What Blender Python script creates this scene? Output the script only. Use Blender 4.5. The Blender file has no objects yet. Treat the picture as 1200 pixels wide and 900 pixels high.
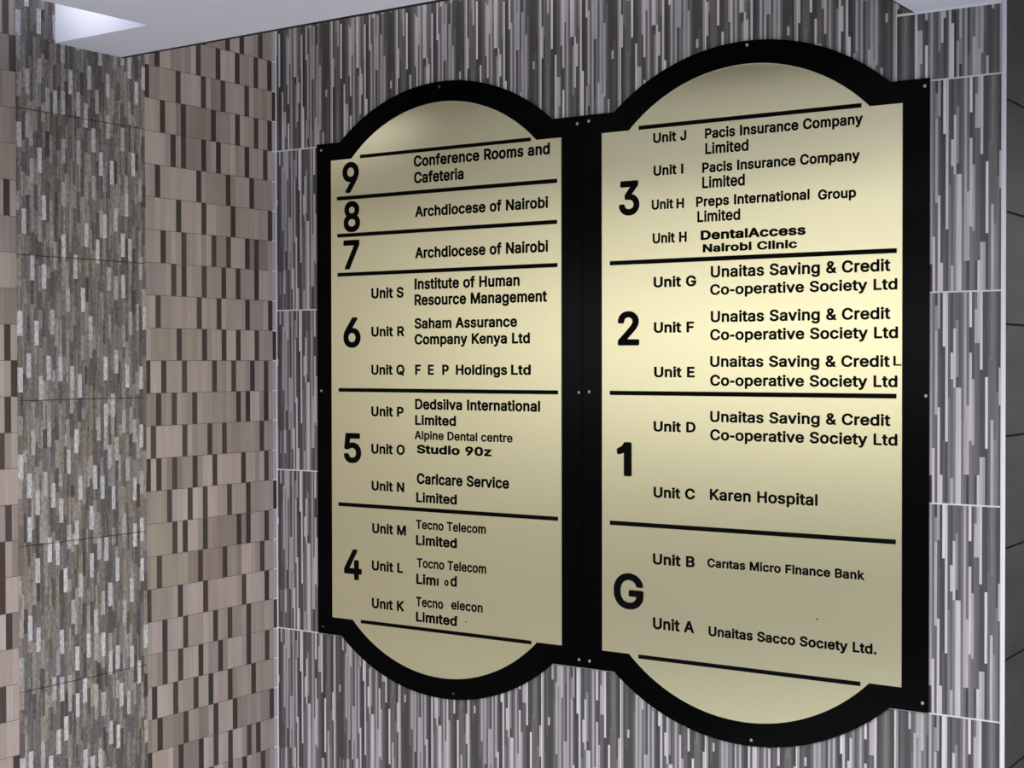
import bpy, bmesh, math, random
from mathutils import Matrix, Vector
from mathutils.geometry import tessellate_polygon

SC = bpy.context.scene
COL = SC.collection
ZO = 0.95                      # height of the lowest measured tile joint above the floor

# ---------------------------------------------------------------- camera
cam_d = bpy.data.cameras.new('camera')
cam_d.sensor_width = 36.0
cam_d.lens = 36.0 * 1746.74 / 1200.0
cam_d.shift_x = -0.28 / 1200.0
cam_d.shift_y = -1.24 / 1200.0
cam_d.clip_start = 0.05
cam = bpy.data.objects.new('camera', cam_d)
COL.objects.link(cam)
cam.matrix_world = Matrix(((0.82948, -0.00628, 0.55851, 2.59292),
                           (0.55854, 0.01212, -0.82939, -2.78745),
                           (-0.00156, 0.99991, 0.01356, 0.66783 + ZO),
                           (0, 0, 0, 1)))
SC.camera = cam

# ---------------------------------------------------------------- sky, lights, exposure
SC.view_settings.view_transform = 'Standard'
SC.view_settings.look = 'None'
SC.view_settings.gamma = 1.0
SC.view_settings.use_curve_mapping = False
SC.view_settings.exposure = 0.0

world = bpy.data.worlds.new('sky')
SC.world = world
world.use_nodes = True
wn, wl = world.node_tree.nodes, world.node_tree.links
wn.clear()
w_out = wn.new('ShaderNodeOutputWorld')
w_bg = wn.new('ShaderNodeBackground')
w_tc = wn.new('ShaderNodeTexCoord')
w_sep = wn.new('ShaderNodeSeparateXYZ')
w_map = wn.new('ShaderNodeMapRange')
w_ramp = wn.new('ShaderNodeValToRGB')
w_map.inputs[1].default_value = -0.5
w_map.inputs[2].default_value = 1.0
els = w_ramp.color_ramp.elements
els[0].position = 0.30; els[0].color = (0.42, 0.42, 0.42, 1)
els[1].position = 1.0; els[1].color = (0.55, 0.66, 0.95, 1)
e = els.new(0.335); e.color = (1.0, 0.98, 0.94, 1)
e = els.new(0.42); e.color = (0.95, 0.97, 1.0, 1)
wl.new(w_tc.outputs['Generated'], w_sep.inputs[0])
wl.new(w_sep.outputs['Z'], w_map.inputs[0])
wl.new(w_map.outputs[0], w_ramp.inputs[0])
wl.new(w_ramp.outputs[0], w_bg.inputs[0])
w_bg.inputs[1].default_value = 2.4
wl.new(w_bg.outputs[0], w_out.inputs[0])


def area_light(name, loc, target, sx, sy, power, color=(1, 1, 1), spread=180):
    d = bpy.data.lights.new(name, 'AREA')
    d.shape = 'RECTANGLE'
    d.size, d.size_y = sx, sy
    d.energy = power
    d.color = color
    d.spread = math.radians(spread)
    o = bpy.data.objects.new(name, d)
    COL.objects.link(o)
    o.location = loc
    o.rotation_euler = (Vector(target) - Vector(loc)).to_track_quat('-Z', 'Y').to_euler()
    return o


# lamp in the ceiling recess that washes its far face
area_light('recess_lamp', (0.15, -1.17, 1.44 + ZO), (0.15, -0.69, 1.455 + ZO), 0.24, 0.09, 0.21, (0.90, 0.92, 1.0), 44)
# unseen fill lights added at ceiling height to brighten the walls
area_light('lobby_fill', (2.0, -1.75, 1.345 + ZO), (2.0, -1.75, 0), 0.9, 0.5, 16, (1.0, 0.98, 0.97), 166)
area_light('lobby_fill', (0.75, -2.3, 1.345 + ZO), (0.75, -2.3, 0), 0.9, 0.5, 24, (1.0, 0.98, 0.97), 166)
# lamp inside the slot between the lowered ceiling and the back wall
area_light('slot_lamp', (0.85, -0.27, 1.74 + ZO), (0.85, -0.27, 0), 1.4, 0.2, 2.6, (1.0, 0.98, 0.97))


# ---------------------------------------------------------------- helpers
def lin(c):
    def f(v):
        v /= 255.0
        return v / 12.92 if v <= 0.04045 else ((v + 0.055) / 1.055) ** 2.4
    if not isinstance(c, (tuple, list)):
        c = (c, c, c)
    return tuple(f(v) for v in c) + (1.0,)


def alb(c, k=0.62):
    """albedo of a surface that the photograph shows with sRGB value c"""
    r = lin(c)
    return tuple(min(0.86, v / k) for v in r[:3]) + (1.0,)


def principled(name, base=(0.8, 0.8, 0.8, 1), rough=0.5, metal=0.0, spec=0.5):
    m = bpy.data.materials.new(name)
    m.use_nodes = True
    b = m.node_tree.nodes['Principled BSDF']
    b.inputs['Base Color'].default_value = base
    b.inputs['Roughness'].default_value = rough
    b.inputs['Metallic'].default_value = metal
    b.inputs['Specular IOR Level'].default_value = spec
    return m


def add_noise(m, scale, amount, base=None, attr=None, detail=4.0):
    """multiply the base colour (a colour or a colour attribute) by object-space noise"""
    nt = m.node_tree
    n, l = nt.nodes, nt.links
    b = n['Principled BSDF']
    tc = n.new('ShaderNodeTexCoord')
    mp = n.new('ShaderNodeMapping')
    mp.inputs['Scale'].default_value = scale
    nz = n.new('ShaderNodeTexNoise')
    nz.inputs['Scale'].default_value = 1.0
    nz.inputs['Detail'].default_value = detail
    mr = n.new('ShaderNodeMapRange')
    mr.inputs[1].default_value = 0.25
    mr.inputs[2].default_value = 0.75
    mr.inputs[3].default_value = 1.0 - amount
    mr.inputs[4].default_value = 1.0 + amount
    mx = n.new('ShaderNodeMix')
    mx.data_type = 'RGBA'
    mx.blend_type = 'MULTIPLY'
    mx.inputs['Factor'].default_value = 1.0
    cb = n.new('ShaderNodeCombineColor')
    l.new(tc.outputs['Object'], mp.inputs['Vector'])
    l.new(mp.outputs[0], nz.inputs['Vector'])
    l.new(nz.outputs['Fac'], mr.inputs[0])
    for i in range(3):
        l.new(mr.outputs[0], cb.inputs[i])
    if attr:
        at = n.new('ShaderNodeAttribute')
        at.attribute_name = attr
        l.new(at.outputs['Color'], mx.inputs[6])
    else:
        mx.inputs[6].default_value = base
    l.new(cb.outputs[0], mx.inputs[7])
    l.new(mx.outputs[2], b.inputs['Base Color'])
    return m


class MB:
    """collects coloured polygons"""
    def __init__(self):
        self.v, self.f, self.c = [], [], []

    def poly(self, pts, col=None):
        i = len(self.v)
        self.v += [tuple(p) for p in pts]
        self.f.append(tuple(range(i, i + len(pts))))
        self.c.append(col)

    def box(self, x0, x1, y0, y1, z0, z1, col=None):
        P = [(x, y, z) for x in (x0, x1) for y in (y0, y1) for z in (z0, z1)]
        for q in ((0, 1, 3, 2), (4, 6, 7, 5), (0, 4, 5, 1), (2, 3, 7, 6), (0, 2, 6, 4), (1, 5, 7, 3)):
            self.poly([P[k] for k in q], col)

    def prism(self, outline, z0, z1, axis=1, holes=()):
        """outline in the plane across axis, closed and extruded from z0 to z1"""
        def at(p, d):
            return (p[0], d, p[1]) if axis == 1 else (p[0], p[1], d)
        loops = [outline] + list(holes)
        flat = [p for lp in loops for p in lp]
        tris = tessellate_polygon([[Vector((p[0], p[1], 0)) for p in lp] for lp in loops])
        for d in (z0, z1):
            for t in tris:
                self.poly([at(flat[k], d) for k in t])
        for lp in loops:
            for k in range(len(lp)):
                a, b = lp[k], lp[(k + 1) % len(lp)]
                self.poly([at(a, z0), at(b, z0), at(b, z1), at(a, z1)])

    def build(self, name, mats, parent=None, weld=True, bevel=0.0):
        me = bpy.data.meshes.new(name)
        me.from_pydata(self.v, [], self.f)
        if any(c is not None for c in self.c):
            at = me.color_attributes.new('tint', 'FLOAT_COLOR', 'CORNER')
            vals = []
            for f, c in zip(self.f, self.c):
                vals += list(c or (0.5, 0.5, 0.5, 1)) * len(f)
            at.data.foreach_set('color', vals)
        if not isinstance(mats, (list, tuple)):
            mats = [mats]
        for m in mats:
            me.materials.append(m)
        if weld:
            bm = bmesh.new()
            bm.from_mesh(me)
            bmesh.ops.remove_doubles(bm, verts=bm.verts, dist=1e-6)
            bmesh.ops.recalc_face_normals(bm, faces=bm.faces)
            bm.to_mesh(me)
            bm.free()
        o = bpy.data.objects.new(name, me)
        COL.objects.link(o)
        if parent is not None:
            o.parent = parent
            o.matrix_parent_inverse = parent.matrix_world.inverted()
        if bevel:
            b = o.modifiers.new('edge', 'BEVEL')
            b.width = bevel
            b.segments = 2
            b.limit_method = 'ANGLE'
            b.angle_limit = math.radians(60)
        return o


def structure(o, label=None):
    o['kind'] = 'structure'
    if label:
        o['label'] = label
    return o


# ---------------------------------------------------------------- materials
M_strip = add_noise(principled('streaked tile', rough=0.38, spec=0.45), (260, 1, 9), 0.16, attr='tint')
M_mosaic = add_noise(principled('ledger stone tile', rough=0.5, spec=0.4), (190, 190, 110), 0.42, attr='tint', detail=6)
M_wood = add_noise(principled('wood print tile', rough=0.42, spec=0.4), (1, 420, 5), 0.17, attr='tint')
M_grout = principled('white grout', alb((222, 222, 232)), 0.7)
M_dkgrout = principled('grey joint', alb((84, 76, 74)), 0.8)
M_paint = add_noise(principled('white ceiling paint', rough=0.75, spec=0.3), (3, 3, 3), 0.02, base=(0.85, 0.87, 0.98, 1))
M_trimw = principled('white plastic trim', (0.86, 0.87, 0.9, 1), 0.35)
M_darkedge = principled('near-black edge', (0.012, 0.011, 0.011, 1), 0.6, spec=0.2)  # near-black colour of the two ceiling edge strips
M_return = add_noise(principled('dark polished tile', rough=0.5, spec=0.03), (5, 5, 22), 0.2, base=(0.06, 0.056, 0.05, 1))
M_groove = principled('black joint', (0.004, 0.004, 0.004, 1), 0.8, spec=0.1)
M_floor = add_noise(principled('floor tile', rough=0.35), (6, 6, 6), 0.10, base=(0.80, 0.79, 0.79, 1))
M_ground = add_noise(principled('asphalt', rough=0.9, spec=0.1), (30, 30, 30), 0.2, base=(0.045, 0.045, 0.044, 1))
M_black = principled('black acrylic', (0.002, 0.002, 0.0022, 1), 0.16, spec=0.05)
M_letter = principled('black vinyl', (0.004, 0.004, 0.004, 1), 0.5, spec=0.02)
M_screw = principled('dull steel', (0.42, 0.42, 0.42, 1), 0.4, metal=0.7)
M_screwdark = principled('blackened steel', (0.06, 0.055, 0.055, 1), 0.5, metal=0.3)

# brushed brass sheet: vertical brushing, so its highlights spread sideways
M_gold = principled('brushed brass sheet', (0.97, 0.91, 0.585, 1), 0.37, metal=0.90)
_n, _l = M_gold.node_tree.nodes, M_gold.node_tree.links
_b = _n['Principled BSDF']
_b.inputs['Anisotropic'].default_value = 0.92
_tg = _n.new('ShaderNodeTangent')
_tg.direction_type = 'RADIAL'
_tg.axis = 'Z'
_l.new(_tg.outputs[0], _b.inputs['Tangent'])

# ---------------------------------------------------------------- back wall: streaked tiles
# one printed tile: 40 strips, each a list of (down to this fraction of the height, grey level)
TILE = [
    [(1, 138)], [(.5, 84), (1, 92)], [(.4, 98), (1, 88)], [(.3, 90), (.345, 158), (.75, 86), (1, 118)],
    [(1, 84)], [(.085, 152), (.76, 88), (.9, 122), (1, 96)], [(.2, 98), (.6, 108), (1, 92)],
    [(.1, 108), (.5, 150), (.76, 96), (1, 120)], [(.12, 150), (.75, 128), (.9, 160), (1, 98)],
    [(.63, 146), (.75, 82), (1, 108)], [(.18, 156), (.42, 112), (1, 98)], [(.42, 118), (.75, 148), (1, 86)],
    [(.1, 104), (.42, 86), (.63, 142), (1, 120)], [(.74, 146), (.87, 152), (1, 80)], [(.74, 108), (1, 166)],
    [(.06, 76), (.18, 128), (.58, 152), (1, 102)], [(.17, 142), (.545, 98), (1, 166)], [(.3, 74), (.865, 84), (1, 166)],
    [(.255, 176), (.7, 80), (1, 96)], [(.707, 166), (1, 84)], [(.5, 96), (1, 116)],
    [(.285, 84), (.41, 164), (.88, 102), (1, 150)], [(.17, 104), (.45, 164), (1, 122)], [(.13, 98), (.4, 126), (.45, 84), (1, 160)],
    [(.45, 94), (1, 166)], [(.6, 106), (1, 114)], [(.86, 146), (1, 108)], [(.535, 108), (.86, 152), (1, 58)],
    [(.165, 176), (.285, 84), (.7, 164), (1, 116)], [(.41, 90), (.72, 146), (1, 108)], [(.08, 110), (.24, 150), (.86, 104), (1, 84)],
    [(.24, 152), (.86, 98), (1, 166)], [(.365, 168), (.775, 84), (1, 154)], [(.775, 84), (1, 144)],
    [(.40, 84), (.735, 176), (1, 84)], [(.3, 96), (1, 104)], [(.32, 114), (.6, 104), (1, 154)], [(.69, 106), (1, 124)],
    [(.47, 88), (1, 112)], [(.355, 78), (.53, 158), (1, 88)],
]
TW, TH, TJ = 0.2025, 0.4, 0.0031
WX = 1.807                                        # the outer corner of the back wall
rnd = random.Random(5)
tints = [(1.0, .975, 1.0), (1.0, .975, .985), (1.01, .975, .96), (.985, .98, 1.025), (1.01, .965, .985)]
strip_tint = [rnd.choice(tints) for _ in range(40)]
wb = MB()
for k in range(-3, 4):
    if k == -3:
        z0, z1, va, vb = 0.0, ZO - 2 * TH, (ZO - 2 * TH) / TH, 0
    for col in range(9):
        xa = 1.6045 - TW * col
        for i in range(40):
            x0 = xa + TJ / 2 + (TW - TJ) * i / 40
            x1 = x0 + (TW - TJ) / 40
            x0c, x1c = max(x0, 0.0), min(x1, WX)
            if x1c - x0c < 1e-4:
                continue
            turned = (k == 3)
            st = TILE[39 - i] if turned else TILE[i]
            tn = strip_tint[39 - i] if turned else strip_tint[i]
            prev = 0.0
            for v, g in st:
                a, b = prev, v
                prev = v
                if turned:
                    a, b = 1 - v, 1 - a
                zt = ZO + (k + 1) * TH - TJ / 2 - a * (TH - TJ)
                zb = ZO + (k + 1) * TH - TJ / 2 - b * (TH - TJ)
                zb, zt = max(zb, 0.0), max(zt, 0.0)
                if zt - zb < 1e-4:
                    continue
                g2 = max(48, 90 + (g - 108) * 1.34)
                c = alb(tuple(g2 * t for t in tn))
                wb.poly([(x0c, -0.0012, zb), (x1c, -0.0012, zb), (x1c, -0.0012, zt), (x0c, -0.0012, zt)], c)
back_tiles = wb.build('wall_back', M_strip, weld=False)
structure(back_tiles, 'tiled wall of grey and mauve vertical streaks behind the two directory boards')
gb = MB()
gb.box(0.0, WX - 0.0016, 0.0, 0.003, 0.0, 1.75 + ZO)
gb.build('grout', M_grout, back_tiles)['label'] = 'white grout between the streaked tiles'

# ---------------------------------------------------------------- left wall: wood-print bricks, ledger stone band
DARK = {-1: (11, 16, 19, 23), 0: (2, 10, 14, 18, 22, 25), 1: (0, 6, 11, 15, 20, 26), 2: (3, 7, 13, 18, 22, 25), 3: (5, 7, 11, 14, 20, 24),
        4: (2, 10, 16, 21), 5: (6, 11, 17, 25), 6: (3, 7, 13, 16, 20, 22), 7: (5, 7, 11, 15, 18, 22), 8: (2, 10, 14, 20, 25),
        9: (6, 11, 15, 18, 22, 26), 10: (0, 3, 7, 13, 17, 21, 24), 11: (2, 5, 9, 18, 20, 24), 12: (1, 7, 12, 15, 23),
        13: (0, 2, 5, 9, 13, 19, 24), 14: (4, 8, 11, 16, 20, 26), 15: (5, 7, 11, 18, 20, 24), 16: (2, 10, 15, 23), 17: (0, 6, 11, 19, 24),
        18: (3, 7, 13, 16, 20, 26), 19: (3, 6, 10, 14, 20, 24), 20: (1, 5, 9, 12, 16, 21), 21: (2, 7, 13, 17, 25),
        22: (0, 6, 10, 13, 16, 20, 22), 23: (4, 12, 16, 19, 23)}
OUTER = {0: (1,), 1: (0,), 5: (1,), 9: (1,), 10: (0,), 11: (1,), 12: (2,), 14: (1,), 15: (2,), 16: (2,), 17: (1,), 19: (2,), 21: (0,)}
YM0, YM1 = -0.786, -0.437                          # the stone band
YEND = -1.22                                       # where the left wall ends
PITCH = -YM1 / 27.0
RH, RZ = 0.075, 1.349 + ZO
lw = MB()
rnd = random.Random(11)
wood = [(137, 125, 120), (128, 118, 113), (140, 129, 123), (123, 113, 109), (131, 121, 113), (136, 124, 120), (114, 103, 97), (144, 133, 128), (126, 118, 108)]


def wood_row(r, ya, n, sign, dark, seed):
    """n strips from ya along y in direction sign"""
    rr = random.Random(seed)
    z1 = RZ - (r - 1) * RH - 0.0006
    z0 = RZ - r * RH + 0.0006
    z0, z1 = max(z0, 0.0), min(z1, 1.75 + ZO)
    if z1 - z0 < 0.002:
        return
    base = rr.choice(wood)
    for s in range(n):
        if rr.random() < 0.45:
            base = rr.choice(wood)
        a, b = ya + sign * s * PITCH, ya + sign * (s + 1) * PITCH
        y0, y1 = min(a, b), max(a, b)
        if sign > 0 and s == n - 1:
            y1 = -0.0035
        if s in dark:
            c = rr.choice([(55, 45, 44), (60, 52, 50), (50, 44, 44)])
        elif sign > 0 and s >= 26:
            c = (150, 146, 152)  # cut strip by the corner, its glossy reflection put into the colour
        else:
            j = rr.uniform(-5, 5)
            c = tuple(v * 1.04 + j for v in base)
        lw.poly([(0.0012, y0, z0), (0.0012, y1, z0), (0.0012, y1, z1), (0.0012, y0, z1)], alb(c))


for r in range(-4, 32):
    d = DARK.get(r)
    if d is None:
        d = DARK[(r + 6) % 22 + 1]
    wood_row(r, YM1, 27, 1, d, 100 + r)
    d2 = OUTER.get(r)
    if d2 is None:
        d2 = ()
    d2 = tuple(d2) + tuple(x + 4 for x in DARK.get((r + 9) % 22, ()))
    wood_row(r, YM0, 27, -1, d2, 300 + r)
left_wall = lw.build('wall_left', M_wood, weld=False)
structure(left_wall, 'brown wood-print tiled wall left of the corner with dark upright bars')
lb = MB()
lb.box(-0.16, 0.0, YEND, 0.16, 0.0, 1.75 + ZO)
lb.build('joint', M_dkgrout, left_wall)['label'] = 'grey joints between the brown tiles'
lg = MB()
for r in range(-4, 31):                            # white joints where the brown tiles meet the corner
    z = RZ - r * RH
    if z > 0.01:
        lg.box(0.0, 0.0016, -0.0165, -0.003, z - 0.0013, z + 0.0013)
lg.build('grout', M_grout, left_wall)['label'] = 'white joints beside the corner'

st = MB()
rnd = random.Random(23)
ncol = 34
cw = (YM1 - YM0) / ncol
seams = [1.2 + ZO - 0.305 * k for k in range(-2, 7)]
stone_mid = [(112, 107, 103), (120, 115, 109), (104, 99, 94), (97, 96, 96), (118, 113, 104), (108, 102, 95), (124, 121, 119), (92, 88, 84), (110, 101, 95), (106, 103, 96), (98, 91, 87)]
stone_dark = [(86, 80, 77), (76, 70, 67), (92, 86, 81), (82, 81, 84)]
stone_pale = [(156, 154, 156), (150, 148, 150), (140, 136, 135), (163, 161, 162)]
pale_spans = {}
for i in range(ncol):
    y0, y1 = YM0 + i * cw, YM0 + (i + 1) * cw
    z = 0.0
    off = rnd.uniform(0, 0.06)
    first = True
    spans = pale_spans.setdefault(i, [])
    while z < 1.75 + ZO:
        h = off + 0.004 if first else rnd.choice((0.026, 0.040, 0.050, 0.052, 0.054, 0.060))
        first = False
        z1 = min(z + h, 1.75 + ZO)
        u = rnd.random()
        near = any(a < z1 + 0.03 and b > z - 0.03 for k in (i, i - 1) for a, b in pale_spans.get(k, ()))
        if u < 0.26 and not near:
            z1 = min(z + 0.052, 1.75 + ZO)
            c = rnd.choice(stone_pale)
            spans.append((z, z1))
            u = 0.0
        elif u < 0.46:
            c = rnd.choice(stone_dark)
        else:
            c = rnd.choice(stone_mid)
        pale = u < 0.125
        halves = [(y0, y1)] if pale or rnd.random() < 0.22 else [(y0, (y0 + y1) / 2), ((y0 + y1) / 2, y1)]
        for q, (ya, yb) in enumerate(halves):
            j = rnd.uniform(-17, 17) if not pale else 4
            cc = alb(tuple(v + j for v in c))
            dx = 0.0035 + (0.0022 if pale else rnd.uniform(0, 0.0022))
            cuts = [z] + [s for s in seams if z < s < z1] + [z1]
            for a, b in zip(cuts, cuts[1:]):
                za = a + (0.0009 if a in seams else 0)
                zb = b - (0.0009 if b in seams else 0)
                st.box(0.0, dx, ya, yb, za, zb, cc)
        z = z1
stone = st.build('wall_left_stone', M_mosaic, weld=False)
structure(stone, 'grey ledger stone band standing between the brown tiles of the left wall')

# ---------------------------------------------------------------- return wall at the right, corner trims
rw = MB()
rw.box(WX - 0.16, WX - 0.0015, 0.0035, 2.6, 0.0, 1.75 + ZO)
ret_core = rw.build('wall_right', M_groove)
structure(ret_core, 'dark polished tile wall running back from the outer corner')
rt = MB()
GZ, GP = 1.155 + ZO, 0.2085
for k in range(-3, 11):
    zt, zb = GZ - k * GP - 0.0022, GZ - (k + 1) * GP + 0.0022
    zt, zb = min(zt, 1.75 + ZO), max(zb, 0.0)
    if zt - zb < 0.01:
        continue
    for j in range(4):
        y0 = 0.004 + j * 0.65
        rt.box(WX - 0.0015, WX + 0.001, y0, y0 + 0.6478, zb, zt)
rt.build('tile_face', M_return, ret_core)


def quarter_trim(name, cx, cy, r, z0, z1, mat, label):
    b = MB()
    n = 12
    pts = [(cx + r * math.cos(2 * math.pi * k / n), cy + r * math.sin(2 * math.pi * k / n)) for k in range(n)]
    b.prism(pts, z0, z1, axis=2)
    o = b.build(name, mat)
    for p in o.data.polygons:
        p.use_smooth = True
    structure(o, label)
    return o


quarter_trim('trim_1', WX + 0.0012, -0.0008, 0.0046, 0.0, 1.3325 + ZO, M_trimw, 'white rounded corner trim at the right edge of the streaked wall')
tb = MB()
tb.box(0.0, 0.0032, -0.0032, 0.0, 0.0, 1.75 + ZO)
structure(tb.build('trim_2', M_grout), 'thin white joint in the inner corner between the brown and the streaked tiles')

# ---------------------------------------------------------------- ceilings
ZC = 1.351 + ZO
YE0, YE1 = -0.507, -0.540                           # free edge of the lowered ceiling
cb_ = MB()
slab = [(0.0, YE0), (1.50, YE1 - 0.004), (1.50, -0.60), (5.4, -0.60), (5.4, -7.5), (-3.5, -7.5), (-3.5, YEND), (0.279, YEND), (0.296, -0.692), (0.0, -0.687)]  # unseen outer reach and left overhang added to limit sky light and brass reflections
cb_.prism(slab, ZC, ZC + 0.40, axis=2)
ceil = cb_.build('ceiling', M_paint)
structure(ceil, 'white lowered ceiling with a recess beside the stone band')
ed = MB()
a, b = (0.0, YE0), (1.50, YE1 - 0.004)
ed.poly([(a[0], a[1], ZC - 0.0005), (b[0], b[1], ZC - 0.0005), (b[0], b[1] + 0.016, ZC - 0.0005), (a[0], a[1] + 0.009, ZC - 0.0005)])
ed.poly([(a[0], a[1] + 0.009, ZC - 0.0005), (b[0], b[1] + 0.016, ZC - 0.0005), (b[0], b[1] + 0.016, ZC + 0.40), (a[0], a[1] + 0.009, ZC + 0.40)])
ed.poly([(a[0], a[1], ZC + 0.40), (b[0], b[1], ZC + 0.40), (b[0], b[1] + 0.016, ZC + 0.40), (a[0], a[1] + 0.009, ZC + 0.40)])
ed.poly([(a[0], a[1], ZC - 0.0005), (a[0], a[1] + 0.009, ZC - 0.0005), (a[0], a[1] + 0.009, ZC + 0.40), (a[0], a[1], ZC + 0.40)])
ed.poly([(b[0], b[1], ZC - 0.0005), (b[0], b[1] + 0.016, ZC - 0.0005), (b[0], b[1] + 0.016, ZC + 0.40), (b[0], b[1], ZC + 0.40)])
structure(ed.build('dark_edge_1', M_darkedge), 'dark edge strip along the free side of the lowered ceiling')
rc = MB()
rc.box(1.640, 5.4, -0.60, -0.0012, 1.3325 + ZO, 1.75 + ZO)
rc.box(WX + 0.006, 5.4, -0.0012, 2.6, 1.372 + ZO, 1.75 + ZO)
structure(rc.build('ceiling_right', M_paint), 'low white ceiling panel above the right end of the streaked wall')
bd = MB()
bd.box(1.6060, WX - 0.003, -0.0036, -0.0012, 1.3325 + ZO - 0.0042, 1.3325 + ZO)
structure(bd.build('trim_5', M_trimw), 'white bead where the streaked tiles meet the right ceiling panel')
rd = MB()
rd.box(1.6375, 1.640, -0.60, -0.0012, 1.3325 + ZO - 0.0008, 1.75 + ZO)
structure(rd.build('dark_edge_2', M_darkedge), 'dark edge on the left side of the right ceiling panel')
uc = MB()
uc.box(-0.16, 5.4, YEND - 0.05, 2.6, 1.75 + ZO, 1.85 + ZO)
structure(uc.build('ceiling_upper', M_paint), 'upper ceiling seen through the slot')

# ---------------------------------------------------------------- floor
fl = MB()
fl.box(-0.2, 5.4, -4.6, 2.7, -0.08, 0.0)
structure(fl.build('floor', M_floor), 'pale floor tiles')
gd = MB()
gd.box(-40.0, 40.0, -45.0, 12.0, -0.2, -0.085)
structure(gd.build('ground', M_ground), 'dark asphalt outside, added unseen to darken the brass reflections')  # added out of view, kept dark for the lower part of the brass

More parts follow.
